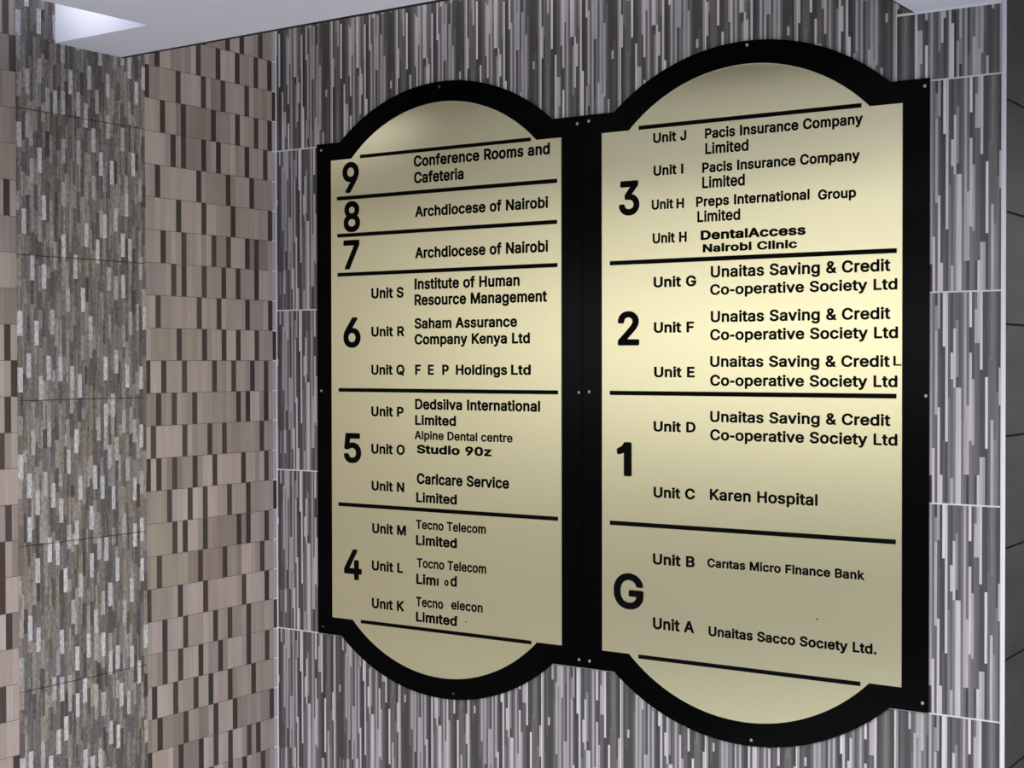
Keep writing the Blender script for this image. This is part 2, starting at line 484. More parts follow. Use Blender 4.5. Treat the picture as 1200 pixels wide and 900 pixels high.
# ---------------------------------------------------------------- lettering
GLYPHS = {18: {'L': (393, [[53,-15,63,-18,360,-18,372,-13,378,-3,378,57,373,66,366,71,141,72,141,507,136,519,126,525,60,525,50,519,45,510,45,0,47,-9]])},
23: {'A': (480, [[10,-21,19,-23,85,-23,100,-17,106,-9,144,102,151,120,154,121,328,120,373,-6,382,-17,394,-23,463,-23,474,-18,481,-9,483,9,475,33,301,507,294,519,283,528,274,530,196,529,185,522,175,504,-3,12,-2,-9],[190,221,187,222,189,228,218,312,238,378,292,222]]),
'D': (502, [[54,-21,63,-23,219,-23,231,-20,264,-20,300,-13,333,-3,360,10,387,28,425,66,437,81,462,129,469,147,479,186,482,210,482,300,479,324,468,366,440,426,428,441,390,479,366,497,330,514,261,530,63,530,51,527,43,519,40,507,40,0,43,-12],[147,77,146,429,237,430,258,427,288,418,318,402,343,378,352,363,367,330,376,288,376,222,364,171,348,138,337,123,306,99,291,92,246,80,213,80,204,77]]),
'T': (449, [[185,-21,194,-23,260,-23,272,-17,279,-6,280,429,416,430,428,433,436,441,439,450,439,507,436,519,425,528,416,530,35,530,23,527,14,516,12,507,12,450,15,441,23,433,35,430,171,429,171,0,174,-12]]),
'a': (389, [[123,-27,132,-29,192,-29,228,-18,255,-2,264,-17,279,-23,339,-23,350,-18,357,-9,359,0,359,270,356,291,348,318,330,350,308,372,279,390,246,400,219,404,156,404,129,397,108,390,87,380,63,362,39,335,24,309,19,288,22,279,28,273,36,269,93,253,111,256,141,292,153,300,174,307,198,310,225,304,234,300,244,291,250,279,253,255,246,251,171,242,117,232,87,222,57,207,30,182,18,159,10,135,10,81,18,54,28,33,42,16,69,-8,99,-21],[153,68,132,75,119,87,113,105,117,120,123,127,144,139,186,148,201,148,255,157,256,147,250,117,237,93,222,81,198,71,186,68]]),
'c': (396, [[199,-29,223,-31,262,-24,289,-14,319,2,352,32,367,55,379,79,384,94,382,109,370,123,316,137,301,138,292,135,286,129,274,103,259,85,232,72,214,69,193,69,172,75,157,84,139,106,130,121,120,157,117,178,117,196,123,232,136,265,151,286,166,298,196,308,235,304,256,293,271,277,284,253,292,245,301,242,316,242,367,255,376,260,382,268,383,283,376,304,366,325,354,340,325,369,280,394,241,405,172,404,127,391,89,367,59,337,46,319,24,271,14,223,14,154,18,127,24,103,34,79,55,44,82,14,109,-5,154,-24,172,-28]]),
'e': (404, [[169,-26,178,-28,250,-28,289,-18,310,-8,337,11,361,35,379,64,387,88,384,103,373,112,316,126,304,126,295,123,287,115,275,94,259,79,229,69,196,69,160,81,144,94,130,115,123,136,121,145,124,146,370,146,382,149,391,160,393,217,390,229,390,247,376,295,360,328,331,360,304,381,277,394,238,405,178,405,157,401,127,391,92,370,59,337,38,307,21,262,14,229,14,151,17,130,25,100,47,55,65,31,97,2,127,-14],[124,243,126,253,133,268,148,287,169,301,193,308,217,308,247,298,266,280,274,268,281,244]]),
'i': (167, [[47,-21,56,-23,119,-22,130,-15,136,-3,136,378,130,393,116,401,50,400,39,393,33,381,33,0,36,-12],[68,423,95,421,119,430,137,448,147,468,148,495,139,516,121,534,101,544,71,545,50,537,30,519,22,504,21,468,24,456,45,432,56,426]]),
'l': (167, [[47,-21,56,-23,119,-22,130,-15,136,-3,136,507,130,522,116,530,50,529,39,522,33,510,33,0,36,-12]]),
'm': (610, [[47,-21,56,-23,116,-23,127,-18,134,-9,136,0,136,252,142,270,151,288,167,300,185,307,215,307,227,303,242,291,252,267,252,0,254,-9,260,-17,272,-23,335,-23,347,-20,355,-12,358,0,358,258,368,285,380,297,404,307,431,307,449,301,464,291,474,261,474,0,476,-9,483,-18,494,-23,557,-23,571,-18,578,-9,580,0,580,255,577,264,577,291,570,318,559,342,542,365,518,386,491,399,458,407,413,407,380,399,342,378,320,356,299,380,284,392,245,407,191,406,152,390,134,377,128,392,116,400,56,401,42,396,35,387,33,378,33,0,36,-12]]),
'n': (410, [[47,-21,56,-23,116,-23,127,-18,134,-9,136,0,136,243,143,267,154,285,173,298,200,307,221,307,233,304,254,292,264,279,273,252,273,234,276,225,276,0,279,-12,287,-20,299,-23,359,-23,368,-20,376,-12,379,0,379,261,376,285,368,315,355,342,332,368,311,386,287,397,257,404,200,404,179,400,152,389,134,375,127,393,113,401,53,401,44,398,36,390,33,378,33,0,36,-12]]),
'o': (415, [[166,-26,175,-28,244,-28,265,-23,310,-4,325,8,357,40,372,61,391,103,399,130,402,154,402,220,399,244,382,295,366,325,343,351,313,378,280,394,238,405,172,404,127,391,101,376,88,366,59,337,47,322,28,283,17,244,14,220,14,151,24,103,38,70,64,32,83,13,106,-4,127,-14,154,-24],[193,69,172,75,157,84,133,115,120,157,117,196,123,232,129,250,136,265,151,286,175,302,196,308,220,308,235,304,253,295,265,286,280,265,296,214,296,160,286,124,277,106,262,87,235,72,220,69]]),
'p': (424, [[47,-164,56,-166,116,-166,125,-163,133,-155,136,-143,137,2,164,-17,197,-28,260,-28,278,-24,314,-10,347,14,361,28,379,52,392,79,405,121,412,160,412,220,402,271,383,316,367,340,334,373,296,394,257,405,200,405,170,397,146,384,134,372,128,390,122,396,113,399,53,399,42,394,35,385,33,376,33,-143,36,-155],[209,69,188,75,173,84,160,97,148,118,136,160,136,217,148,259,157,277,173,293,182,299,209,308,230,308,245,304,269,292,279,283,290,265,303,226,306,208,306,172,297,130,290,112,278,94,260,79,245,72,233,69]]),
'r': (259, [[47,-21,56,-23,116,-23,127,-18,134,-9,136,0,136,246,139,258,151,282,170,295,200,304,245,301,254,304,260,310,265,324,265,384,260,395,251,402,230,407,194,407,158,396,134,381,125,395,110,401,53,401,42,396,35,387,33,378,33,0,36,-12]]),
't': (227, [[159,-25,171,-27,216,-20,227,-13,233,-1,233,17,226,50,218,68,204,76,186,73,159,73,152,77,149,83,149,305,207,306,219,312,227,326,227,380,221,392,210,399,149,401,149,473,146,482,138,490,126,493,63,493,51,487,44,476,43,401,3,399,-6,394,-12,386,-14,326,-9,315,0,308,43,305,43,83,51,44,63,21,90,-6,120,-20,135,-24]])},
25: {'&': (448, [[156,-28,226,-29,247,-25,298,-9,325,7,349,-18,364,-23,442,-22,454,-15,461,-1,460,8,456,17,403,79,398,89,414,119,427,167,431,188,431,221,426,236,418,243,409,246,349,246,337,243,329,236,325,227,324,197,319,181,255,260,255,263,271,273,300,302,309,308,326,329,339,356,346,377,347,425,339,452,332,467,318,488,303,503,288,515,271,523,244,533,226,537,175,537,136,526,101,506,80,485,66,464,55,435,51,416,51,383,55,362,72,320,101,278,77,260,41,224,21,191,12,164,13,101,23,68,41,38,71,8,85,-2,118,-18],[187,70,163,75,139,88,129,101,122,119,122,143,126,155,133,165,166,195,178,186,257,92,244,82,214,72,199,69],[187,343,167,374,161,389,161,404,168,422,175,429,193,436,211,436,223,432,233,422,237,413,237,395,226,376,212,362]]),
'-': (250, [[41,136,204,135,216,138,225,146,229,157,229,220,226,232,216,242,204,245,48,245,36,242,27,234,23,223,23,160,28,145]]),
'1': (300, [[146,-24,216,-24,228,-17,235,-3,235,507,233,516,228,524,213,532,150,532,136,528,128,519,108,479,84,455,40,429,32,414,32,351,36,340,43,333,54,329,63,330,102,343,126,356,128,354,128,0,133,-15]]),
'2': (453, [[60,-24,388,-25,403,-20,411,-9,413,57,408,69,397,77,211,79,207,81,214,91,298,178,357,246,383,285,400,330,404,354,404,399,393,435,383,456,373,470,337,506,298,527,277,534,253,538,196,538,151,527,112,506,92,486,74,468,53,429,42,384,42,360,49,346,61,339,127,338,141,342,150,354,152,378,166,412,175,421,193,430,220,437,253,431,278,417,288,405,294,390,297,372,297,363,291,342,281,321,265,299,184,209,61,80,45,60,42,48,42,-3,49,-17]]),
'3': (453, [[211,-31,257,-29,275,-25,299,-18,331,-4,355,14,382,41,393,56,410,95,417,122,417,167,403,215,392,235,383,247,352,278,314,300,290,308,281,309,274,314,393,449,396,461,395,512,389,523,377,530,71,531,56,526,47,512,46,449,51,437,62,429,233,427,237,425,136,311,133,299,133,245,140,231,152,224,224,223,260,214,279,203,294,185,304,161,304,131,294,104,284,94,260,81,239,75,212,73,176,81,151,95,145,101,136,119,133,134,128,145,122,151,113,155,41,155,27,146,22,131,22,107,30,80,51,41,72,20,101,-2,143,-21,179,-29]]),
'4': (453, [[276,-24,343,-25,358,-20,365,-12,368,-3,368,78,370,80,421,82,432,90,437,105,437,165,432,177,418,186,370,187,368,189,368,318,361,332,349,339,280,340,269,336,261,327,258,315,258,189,256,187,154,187,150,189,330,495,332,510,328,521,319,529,307,532,244,532,235,529,227,522,24,180,18,162,19,99,25,88,34,82,43,80,256,80,258,78,259,-6,265,-17]]),
'5': (453, [[182,-28,252,-29,276,-24,324,-5,351,15,368,32,381,48,401,86,415,137,415,179,412,203,400,245,390,265,366,298,345,319,326,332,303,343,282,350,255,357,210,357,186,353,165,346,163,350,169,389,169,407,174,427,366,427,381,432,388,440,391,449,391,509,386,521,375,529,366,531,96,531,81,526,73,515,65,458,65,440,62,431,62,413,59,404,59,386,53,353,53,335,50,326,50,308,47,299,47,281,44,272,44,251,49,239,63,230,108,223,132,223,180,247,204,253,228,253,255,246,274,233,295,206,302,182,305,155,299,131,292,113,270,88,240,75,204,75,177,85,158,101,151,113,142,140,129,151,60,153,49,149,41,140,38,131,38,107,42,89,56,56,73,32,93,12,123,-8,147,-18]]),
'6': (453, [[219,-31,262,-29,280,-24,322,-8,349,12,369,32,386,56,402,89,412,128,413,179,409,200,393,248,378,272,346,304,322,319,286,332,234,338,341,494,344,503,342,515,336,524,325,530,247,531,238,528,230,521,103,334,78,293,56,245,43,197,42,128,46,107,53,83,74,44,98,17,127,-5,166,-22],[214,73,193,79,168,98,152,131,149,146,149,170,152,185,159,203,180,227,202,238,217,241,238,241,256,236,271,228,287,212,303,173,303,143,292,112,275,89,247,75,235,72]]),
'7': (453, [[91,-24,167,-25,178,-21,186,-12,412,438,414,510,410,521,401,529,389,532,65,532,53,529,43,519,40,507,40,450,45,438,56,430,65,428,281,428,285,426,75,9,73,-3,76,-12,83,-20]]),
'8': (453, [[219,-31,265,-29,307,-19,334,-8,361,9,391,39,407,62,418,89,425,125,425,152,413,197,393,233,357,269,369,281,385,303,400,338,404,359,404,404,399,428,383,461,372,476,351,497,336,509,313,522,293,530,235,540,190,537,160,530,142,523,106,502,72,467,52,425,48,404,48,353,56,326,66,305,83,281,95,269,64,238,52,223,38,194,30,164,31,101,39,74,61,39,88,12,127,-12,169,-25],[217,73,187,78,154,97,146,110,140,128,140,149,143,161,150,176,168,194,190,205,214,211,238,211,271,202,284,194,301,177,309,161,312,149,312,128,306,110,292,93,265,78,232,72],[220,313,190,321,169,337,158,362,158,389,165,407,178,423,202,433,217,436,235,436,259,430,274,423,283,414,294,389,294,362,281,335,265,322,244,315,229,312]]),
'9': (453, [[126,-24,202,-25,211,-22,220,-14,301,103,374,216,396,261,409,303,413,330,413,372,409,394,389,447,373,470,340,503,307,523,274,534,253,538,196,538,154,527,133,517,113,504,74,465,54,429,46,405,42,384,42,312,50,282,74,237,88,220,106,205,142,185,178,174,208,173,216,168,111,15,108,3,110,-9,116,-18],[211,269,190,275,165,297,155,318,149,342,149,360,159,396,183,423,208,434,229,437,250,433,281,414,293,396,300,378,303,366,303,336,293,306,282,291,268,278,238,268]]),
'C': (510, [[225,-28,310,-28,358,-15,391,1,411,14,426,26,448,48,470,80,480,98,497,155,496,164,492,173,478,182,400,181,388,172,368,125,355,109,319,87,289,78,274,76,232,81,196,97,184,106,166,124,147,155,131,203,131,218,128,227,128,281,131,302,143,344,156,371,186,404,205,417,232,427,268,433,304,427,334,415,359,395,378,365,388,336,394,330,403,326,475,325,487,330,495,341,496,356,483,401,467,434,448,460,418,490,388,510,367,520,310,537,283,540,253,540,205,533,175,523,136,504,109,484,83,458,64,433,48,404,38,380,25,338,18,299,18,209,22,185,38,128,61,81,85,48,107,26,122,14,142,1,169,-12]]),
'G': (520, [[225,-28,301,-29,325,-25,361,-15,412,12,445,42,473,80,490,118,500,164,500,188,503,200,503,257,499,268,490,276,478,279,286,279,271,274,262,260,261,197,268,183,283,175,385,175,388,173,381,149,371,128,347,101,322,87,292,78,247,78,217,87,187,103,169,121,150,149,140,173,131,203,128,230,128,281,131,302,143,344,156,371,169,390,199,414,220,424,244,430,265,433,292,430,322,420,347,404,358,393,371,374,389,335,400,327,475,325,487,330,495,341,497,359,489,389,476,419,448,460,429,479,397,504,358,523,310,537,283,540,250,540,223,537,172,523,136,505,110,485,82,457,58,424,41,389,25,341,21,323,18,299,18,206,25,166,38,128,54,92,88,45,107,26,133,6,169,-12]]),
'H': (517, [[56,-24,126,-25,138,-20,146,-9,148,0,148,207,150,209,366,209,368,207,368,0,371,-12,381,-22,393,-25,459,-25,468,-22,476,-15,481,0,481,507,478,519,471,527,456,532,390,532,379,528,371,519,368,507,368,315,366,313,150,313,148,315,148,507,145,519,135,529,123,532,60,532,51,529,43,522,38,507,38,0,43,-15]]),
'K': (467, [[56,-24,126,-25,137,-21,145,-12,148,0,148,156,195,205,357,-20,372,-25,447,-25,459,-22,467,-15,472,0,465,20,275,285,275,288,294,310,330,346,336,355,411,433,464,492,468,501,469,510,466,519,459,527,444,532,363,532,348,527,150,311,148,315,148,507,145,519,135,529,123,532,60,532,51,529,43,522,38,507,38,0,43,-15]]),
'L': (393, [[56,-24,363,-25,378,-17,385,-3,384,60,378,71,369,77,360,79,150,79,148,81,148,507,146,516,141,524,126,532,57,531,45,524,38,510,38,0,43,-15]]),
'S': (447, [[217,-33,266,-31,299,-24,323,-16,365,7,392,31,405,48,421,78,432,117,432,156,424,192,406,225,374,257,320,287,176,331,157,342,146,353,141,363,138,375,141,390,152,409,176,425,209,434,242,434,278,424,300,408,310,390,316,366,329,355,401,353,412,357,419,364,423,378,423,402,419,417,402,456,386,476,356,503,326,520,284,534,260,538,197,538,170,534,137,524,108,510,87,495,57,465,39,432,28,393,28,357,36,321,57,285,80,262,110,242,146,226,287,182,306,171,315,162,319,153,322,141,319,123,309,105,297,93,275,82,239,73,212,73,194,76,173,82,149,95,133,117,126,147,113,158,38,160,27,156,19,147,16,138,16,114,27,78,45,45,72,15,98,-4,119,-14,146,-23,182,-31,212,-31]]),
'U': (517, [[215,-29,300,-30,321,-26,363,-12,398,7,416,22,446,55,464,88,481,148,481,508,476,523,465,531,393,533,381,528,373,517,371,508,371,190,368,160,361,136,352,118,340,103,309,84,282,77,237,77,213,83,192,93,170,112,151,151,148,169,148,508,145,520,137,529,126,533,63,533,48,528,40,517,38,508,38,142,43,115,62,70,76,49,99,23,124,4,150,-10,186,-23]]),
'a': (389, [[125,-30,192,-31,228,-20,252,-7,255,-7,264,-20,273,-24,339,-25,351,-20,359,-9,361,0,361,270,357,294,350,318,332,351,309,374,279,392,246,402,219,406,156,406,126,398,87,382,61,363,37,336,22,309,17,288,20,279,27,271,93,251,105,252,113,255,143,291,156,299,174,305,198,308,225,302,234,298,243,289,248,279,251,258,250,255,246,253,171,244,117,234,87,224,54,208,28,183,16,159,8,135,8,81,16,54,26,33,39,16,67,-9,99,-23],[150,71,132,77,121,87,118,93,115,105,119,120,125,126,144,137,171,143,246,155,252,155,254,153,247,114,236,96,223,84,207,76,186,70]]),
'c': (396, [[201,-32,223,-33,262,-26,292,-15,322,2,354,31,368,52,381,79,386,94,383,112,370,125,316,139,301,140,292,137,284,130,272,103,259,87,232,74,214,71,193,71,172,77,159,85,141,106,131,124,119,178,119,196,125,232,138,265,153,286,166,296,196,306,232,303,254,292,269,277,283,251,292,243,301,240,319,241,370,254,379,260,384,268,385,283,368,325,355,342,327,370,313,380,280,396,241,407,172,406,127,393,88,369,58,339,45,322,23,274,12,223,12,154,16,127,23,100,32,79,53,43,80,13,106,-6,154,-26]]),
'd': (424, [[159,-29,232,-29,256,-21,274,-12,289,-1,299,-17,313,-24,376,-23,387,-17,393,-8,395,1,395,508,390,523,379,531,310,533,299,529,292,522,288,508,288,385,286,380,274,389,253,399,223,407,166,407,121,393,94,378,61,348,36,310,26,286,16,253,12,232,12,148,16,124,32,76,59,31,85,5,124,-19],[190,72,172,77,160,84,138,109,125,142,119,181,119,199,128,244,145,278,157,290,175,300,193,306,214,306,244,296,260,283,269,271,279,250,285,226,288,208,288,169,282,139,273,115,263,97,254,88,232,75,217,71]]),
'e': (404, [[171,-29,250,-30,292,-19,313,-9,339,10,363,34,380,61,389,88,386,103,376,113,319,127,304,128,290,121,283,114,274,96,254,79,229,71,196,71,175,77,151,90,131,118,125,136,124,142,127,144,370,144,385,149,393,160,395,217,391,250,378,295,361,330,333,361,306,382,277,396,238,407,178,407,157,403,124,392,91,372,56,337,36,307,19,263,12,229,12,151,16,127,23,100,46,53,73,20,104,-5,127,-16],[127,246,128,253,135,268,150,286,172,300,196,306,217,306,247,296,272,268,279,247,277,245]]),
'g': (425, [[162,-172,244,-173,265,-169,298,-159,339,-136,369,-106,384,-79,395,-37,395,377,390,392,379,400,310,401,298,394,289,379,274,390,253,400,223,408,172,408,144,401,121,393,89,374,58,343,47,329,26,287,16,254,12,233,12,149,16,128,29,89,46,57,58,42,82,18,103,4,124,-6,160,-17,214,-20,250,-12,277,1,286,9,288,5,288,-19,282,-37,275,-49,253,-65,229,-72,199,-74,166,-67,141,-52,115,-23,103,-18,91,-20,70,-30,41,-46,32,-55,27,-67,30,-82,44,-106,68,-130,92,-148,115,-159],[184,85,166,91,141,113,125,149,119,182,119,200,125,236,135,263,148,282,169,298,199,307,211,307,232,301,253,291,269,272,279,251,288,215,288,170,278,131,269,113,251,95,223,84]]),
'i': (167, [[49,-24,119,-24,131,-17,138,-3,138,378,136,387,131,395,116,403,50,402,38,395,31,381,31,0,36,-15],[70,420,95,419,119,428,139,447,149,468,149,498,140,518,122,536,101,546,71,547,47,538,27,519,20,504,19,468,22,456,30,444,44,430,56,424]]),
'l': (167, [[49,-24,119,-24,131,-17,138,-3,138,507,136,516,131,524,116,532,50,531,38,524,31,510,31,0,36,-15]]),
'm': (610, [[49,-24,116,-25,128,-20,136,-9,138,0,138,252,152,286,167,298,188,305,215,305,227,301,240,291,250,267,250,0,253,-12,260,-20,272,-25,338,-25,350,-20,358,-9,360,0,360,258,363,270,371,286,389,300,407,305,431,305,446,301,461,292,472,261,472,0,475,-12,483,-21,494,-25,560,-25,572,-20,579,-12,582,0,582,255,579,264,579,291,571,321,561,342,544,366,518,388,491,401,461,409,413,409,380,401,341,380,320,359,301,381,286,393,269,401,245,409,191,408,167,400,137,383,125,398,113,403,53,403,41,398,34,390,31,378,31,0,36,-15]]),
'n': (410, [[49,-24,116,-25,128,-20,136,-9,138,0,138,243,145,267,155,283,164,292,176,298,200,305,221,305,233,302,251,292,263,276,271,252,274,222,274,0,277,-12,287,-22,299,-25,359,-25,370,-21,377,-14,381,0,381,261,378,285,370,315,356,344,334,369,313,387,290,398,257,406,200,406,179,402,152,391,137,380,127,396,113,403,53,403,42,399,35,392,31,378,31,0,36,-15]]),
'o': (415, [[168,-29,244,-30,265,-25,313,-4,327,7,358,38,373,59,393,103,401,130,404,154,404,220,401,244,384,295,368,325,352,345,330,367,315,379,280,396,238,407,172,406,127,393,100,378,86,367,58,339,46,324,26,283,15,244,12,220,12,151,22,103,36,70,62,31,94,2,127,-16],[190,72,172,77,159,85,135,115,122,157,119,196,125,232,131,250,153,286,166,296,184,303,196,306,220,306,232,303,253,293,264,283,279,262,294,214,294,160,284,124,275,106,260,88,235,74,220,71]]),
'p': (424, [[49,-167,116,-168,127,-164,135,-155,138,-143,138,-8,140,-4,164,-19,197,-30,260,-30,281,-25,314,-12,349,13,364,28,380,50,394,79,407,121,414,160,414,220,404,272,384,319,368,342,335,375,296,396,257,407,200,407,170,399,153,391,137,378,128,393,116,400,56,401,41,396,33,385,31,376,31,-143,36,-158],[206,72,188,77,175,85,160,100,148,121,138,160,138,217,148,256,157,274,175,292,209,306,230,306,245,302,269,290,279,280,288,265,301,226,304,208,304,172,295,130,288,112,276,94,260,81,245,74,233,71]]),
'r': (259, [[49,-24,116,-25,127,-21,135,-12,138,0,138,243,141,258,152,280,170,293,200,302,245,299,254,302,262,309,267,321,267,384,263,395,254,403,230,409,194,409,158,398,134,385,127,396,116,402,56,403,44,400,34,390,31,378,31,0,36,-15]]),
's': (365, [[140,-29,225,-30,279,-12,306,5,326,25,343,49,354,85,355,127,347,151,335,175,309,201,288,215,270,222,162,251,144,258,136,265,133,280,137,289,153,302,177,309,195,309,225,299,241,280,247,265,261,256,282,255,324,265,333,269,341,277,346,289,345,301,337,325,320,352,297,375,278,388,237,403,216,407,156,407,120,399,76,376,43,343,27,310,23,289,24,250,41,208,55,190,75,174,114,155,222,126,237,119,242,112,245,100,235,85,222,77,186,68,159,71,135,81,126,91,113,121,99,130,87,131,33,118,19,109,14,97,15,76,23,52,45,20,60,5,81,-9,102,-19]]),
't': (227, [[161,-28,201,-26,219,-21,230,-13,235,-1,235,17,228,50,219,70,204,78,186,75,159,75,152,80,151,86,151,302,153,304,207,304,222,312,229,326,228,383,221,395,210,401,153,402,151,404,151,473,147,484,140,491,126,495,60,494,49,488,42,476,41,404,39,402,0,400,-8,395,-14,386,-15,323,-9,312,0,306,39,304,41,302,41,80,48,46,59,23,87,-6,114,-20,135,-26]]),
'v': (389, [[157,-24,227,-25,239,-20,249,-9,392,365,391,387,380,400,368,403,302,403,293,400,285,393,194,145,118,357,103,393,95,400,86,403,20,403,8,400,-2,390,-5,381,-5,369,6,339,138,-3,146,-17]]),
'y': (389, [[85,-169,107,-170,125,-166,161,-152,175,-142,197,-120,213,-97,235,-46,385,347,392,368,393,380,389,391,380,399,368,402,302,402,293,399,285,392,194,144,112,374,103,392,95,399,86,402,20,402,8,399,-2,389,-5,371,3,347,137,-1,126,-34,117,-52,108,-61,98,-66,74,-63,53,-65,42,-73,35,-87,25,-127,25,-142,28,-151,35,-159,43,-163]])},
29: {'.': (188, [[76,-31,107,-33,134,-23,158,1,168,26,168,53,165,68,158,81,137,102,107,114,83,114,53,102,35,84,25,62,24,23,34,-1,50,-18]]),
'A': (480, [[9,-27,19,-29,88,-29,105,-21,112,-10,150,102,157,115,322,115,326,111,368,-9,379,-23,394,-29,463,-29,476,-24,486,-12,489,9,482,33,308,507,300,522,286,533,274,536,196,535,181,527,170,507,-9,15,-10,0,-7,-12,-1,-21],[196,227,238,356,284,228]]),
'B': (456, [[53,-27,63,-29,246,-29,261,-26,294,-26,312,-22,346,-12,375,2,393,16,414,37,424,51,436,75,446,114,446,156,442,177,434,201,417,232,389,261,380,267,405,296,416,315,421,327,425,351,424,402,417,430,399,466,365,501,351,511,321,526,270,536,60,536,48,532,38,522,34,507,34,0,39,-16],[153,83,153,202,267,202,288,196,303,187,312,178,320,165,328,141,328,129,315,104,303,95,270,86,243,86,231,83],[153,311,153,424,252,424,285,415,301,399,307,381,307,357,297,338,285,326,267,317,252,314,225,311]]),
'C': (510, [[222,-31,232,-33,310,-32,358,-20,395,-1,427,21,454,49,483,95,497,134,501,155,497,173,490,181,481,186,400,186,391,181,384,173,365,128,352,112,319,91,289,82,274,81,232,85,199,100,187,109,169,127,152,155,135,203,132,230,132,278,135,302,147,344,159,368,189,401,211,415,244,426,268,429,304,423,334,411,352,396,364,381,374,365,384,335,391,327,400,322,478,322,490,327,498,338,500,356,488,401,470,437,451,463,421,493,391,513,367,525,331,537,310,541,286,544,253,544,205,537,172,526,136,508,106,487,80,461,60,434,44,404,33,380,21,341,14,299,14,209,18,185,33,128,57,80,82,45,104,23,120,11,166,-15,196,-26]]),
'D': (502, [[53,-27,63,-29,222,-29,234,-26,267,-25,324,-13,363,5,393,25,431,63,451,93,475,144,481,168,488,207,488,300,481,342,467,384,444,430,432,446,395,483,369,502,333,520,297,529,261,536,60,536,48,532,38,522,34,507,34,0,39,-16],[153,83,152,423,234,424,258,421,288,412,316,396,339,373,361,330,370,285,370,225,358,171,343,141,333,128,304,105,291,98,243,86]]),
'E': (419, [[53,-27,63,-29,375,-29,390,-25,400,-15,404,-3,404,57,398,72,385,81,375,83,152,84,153,202,357,202,366,205,375,211,380,219,383,231,382,291,375,305,363,313,153,314,152,423,372,424,384,427,397,438,401,453,400,513,396,523,387,532,372,536,63,536,48,532,38,522,34,507,34,0,39,-16]]),
'F': (410, [[53,-27,63,-29,126,-29,139,-24,149,-12,152,0,153,193,348,193,360,197,370,207,374,219,374,279,369,292,357,302,345,305,153,305,152,423,369,424,381,427,394,438,398,453,397,513,393,523,384,532,369,536,63,536,48,532,38,522,34,507,34,0,39,-16]]),
'G': (520, [[222,-31,232,-33,301,-33,325,-29,364,-18,413,8,448,39,476,77,494,116,504,164,504,185,507,200,507,257,503,269,493,279,478,283,286,283,277,282,268,277,258,263,257,200,260,188,270,176,283,171,382,171,377,149,359,119,334,97,304,85,289,82,247,82,217,91,189,107,172,124,155,149,144,173,135,206,132,230,132,278,135,302,147,344,159,368,175,390,202,411,229,423,265,429,292,426,319,417,332,410,355,390,368,371,385,334,393,326,403,322,478,322,490,327,499,340,501,359,493,390,479,422,451,463,430,484,400,507,358,528,310,541,286,544,250,544,220,540,172,528,133,508,107,488,79,460,54,425,36,389,21,344,17,323,14,299,14,209,17,185,21,164,33,128,51,89,85,42,106,21,132,2,169,-17]]),
'H': (517, [[53,-27,63,-29,126,-29,139,-24,149,-12,152,0,153,205,363,205,364,0,367,-12,377,-24,390,-29,459,-29,471,-25,479,-18,484,-9,485,0,485,507,482,519,474,530,459,536,390,536,377,531,367,519,364,507,363,317,153,317,152,507,148,522,138,532,123,536,60,536,48,532,40,525,35,516,34,507,34,0,39,-16]]),
'I': (200, [[57,-27,67,-29,142,-28,157,-20,165,-3,165,507,162,519,157,527,148,533,139,536,61,535,46,527,38,510,38,0,43,-16]]),
'J': (396, [[143,-31,153,-33,219,-33,261,-21,288,-8,305,5,338,41,352,68,361,104,362,131,365,146,365,506,364,515,359,524,345,534,267,534,253,527,245,512,244,137,238,110,228,94,213,84,198,79,174,79,159,82,144,93,134,104,125,134,124,179,117,190,106,197,96,199,30,198,16,191,8,179,8,107,17,71,32,41,45,24,64,5,81,-8,111,-23]]),
'K': (467, [[53,-27,63,-29,126,-29,138,-25,148,-15,152,0,152,156,195,199,354,-23,369,-29,447,-29,459,-26,470,-18,475,-9,476,0,469,21,281,285,297,307,333,343,467,489,472,498,473,510,469,522,462,530,453,535,444,536,363,536,347,531,153,322,152,507,148,522,138,532,123,536,60,536,48,532,40,525,35,516,34,507,34,0,39,-16]]),
'L': (393, [[53,-27,63,-29,363,-29,372,-26,381,-20,389,-3,388,60,381,74,369,82,152,84,152,510,149,519,143,528,126,536,54,535,40,525,34,510,34,0,39,-16]]),
'M': (628, [[53,-27,63,-29,126,-28,140,-21,148,-9,150,265,260,-12,270,-23,282,-28,342,-29,357,-25,368,-12,477,266,478,0,480,-10,489,-23,504,-29,570,-29,579,-26,588,-20,593,-12,596,0,596,507,593,519,587,528,570,536,477,536,465,533,454,525,438,490,315,166,189,493,176,522,165,532,150,536,60,536,51,533,42,527,37,519,34,507,34,0,39,-16]]),
'N': (523, [[53,-27,63,-29,129,-28,143,-21,151,-9,153,316,366,-20,375,-26,384,-29,462,-29,474,-26,485,-18,490,-9,491,0,491,507,488,519,480,530,465,536,399,536,384,530,374,516,372,190,162,521,150,532,135,536,60,536,48,532,40,525,35,516,34,507,34,0,39,-16]]),
'O': (533, [[222,-31,232,-33,304,-33,325,-29,367,-15,400,1,424,18,453,47,482,89,503,134,516,185,519,209,519,299,516,323,503,374,479,425,451,463,426,488,398,509,370,523,343,534,310,541,253,544,205,537,172,526,133,507,118,496,71,449,47,410,27,362,21,338,14,299,14,209,18,185,33,128,57,80,85,42,120,11,166,-15,196,-26],[247,82,232,85,199,100,187,109,159,140,147,164,135,203,132,230,132,278,135,302,147,344,159,368,169,381,192,404,211,415,244,426,268,429,301,423,331,411,353,395,374,368,383,353,398,308,401,287,401,221,398,200,389,170,374,140,353,113,334,100,301,85,283,82]]),
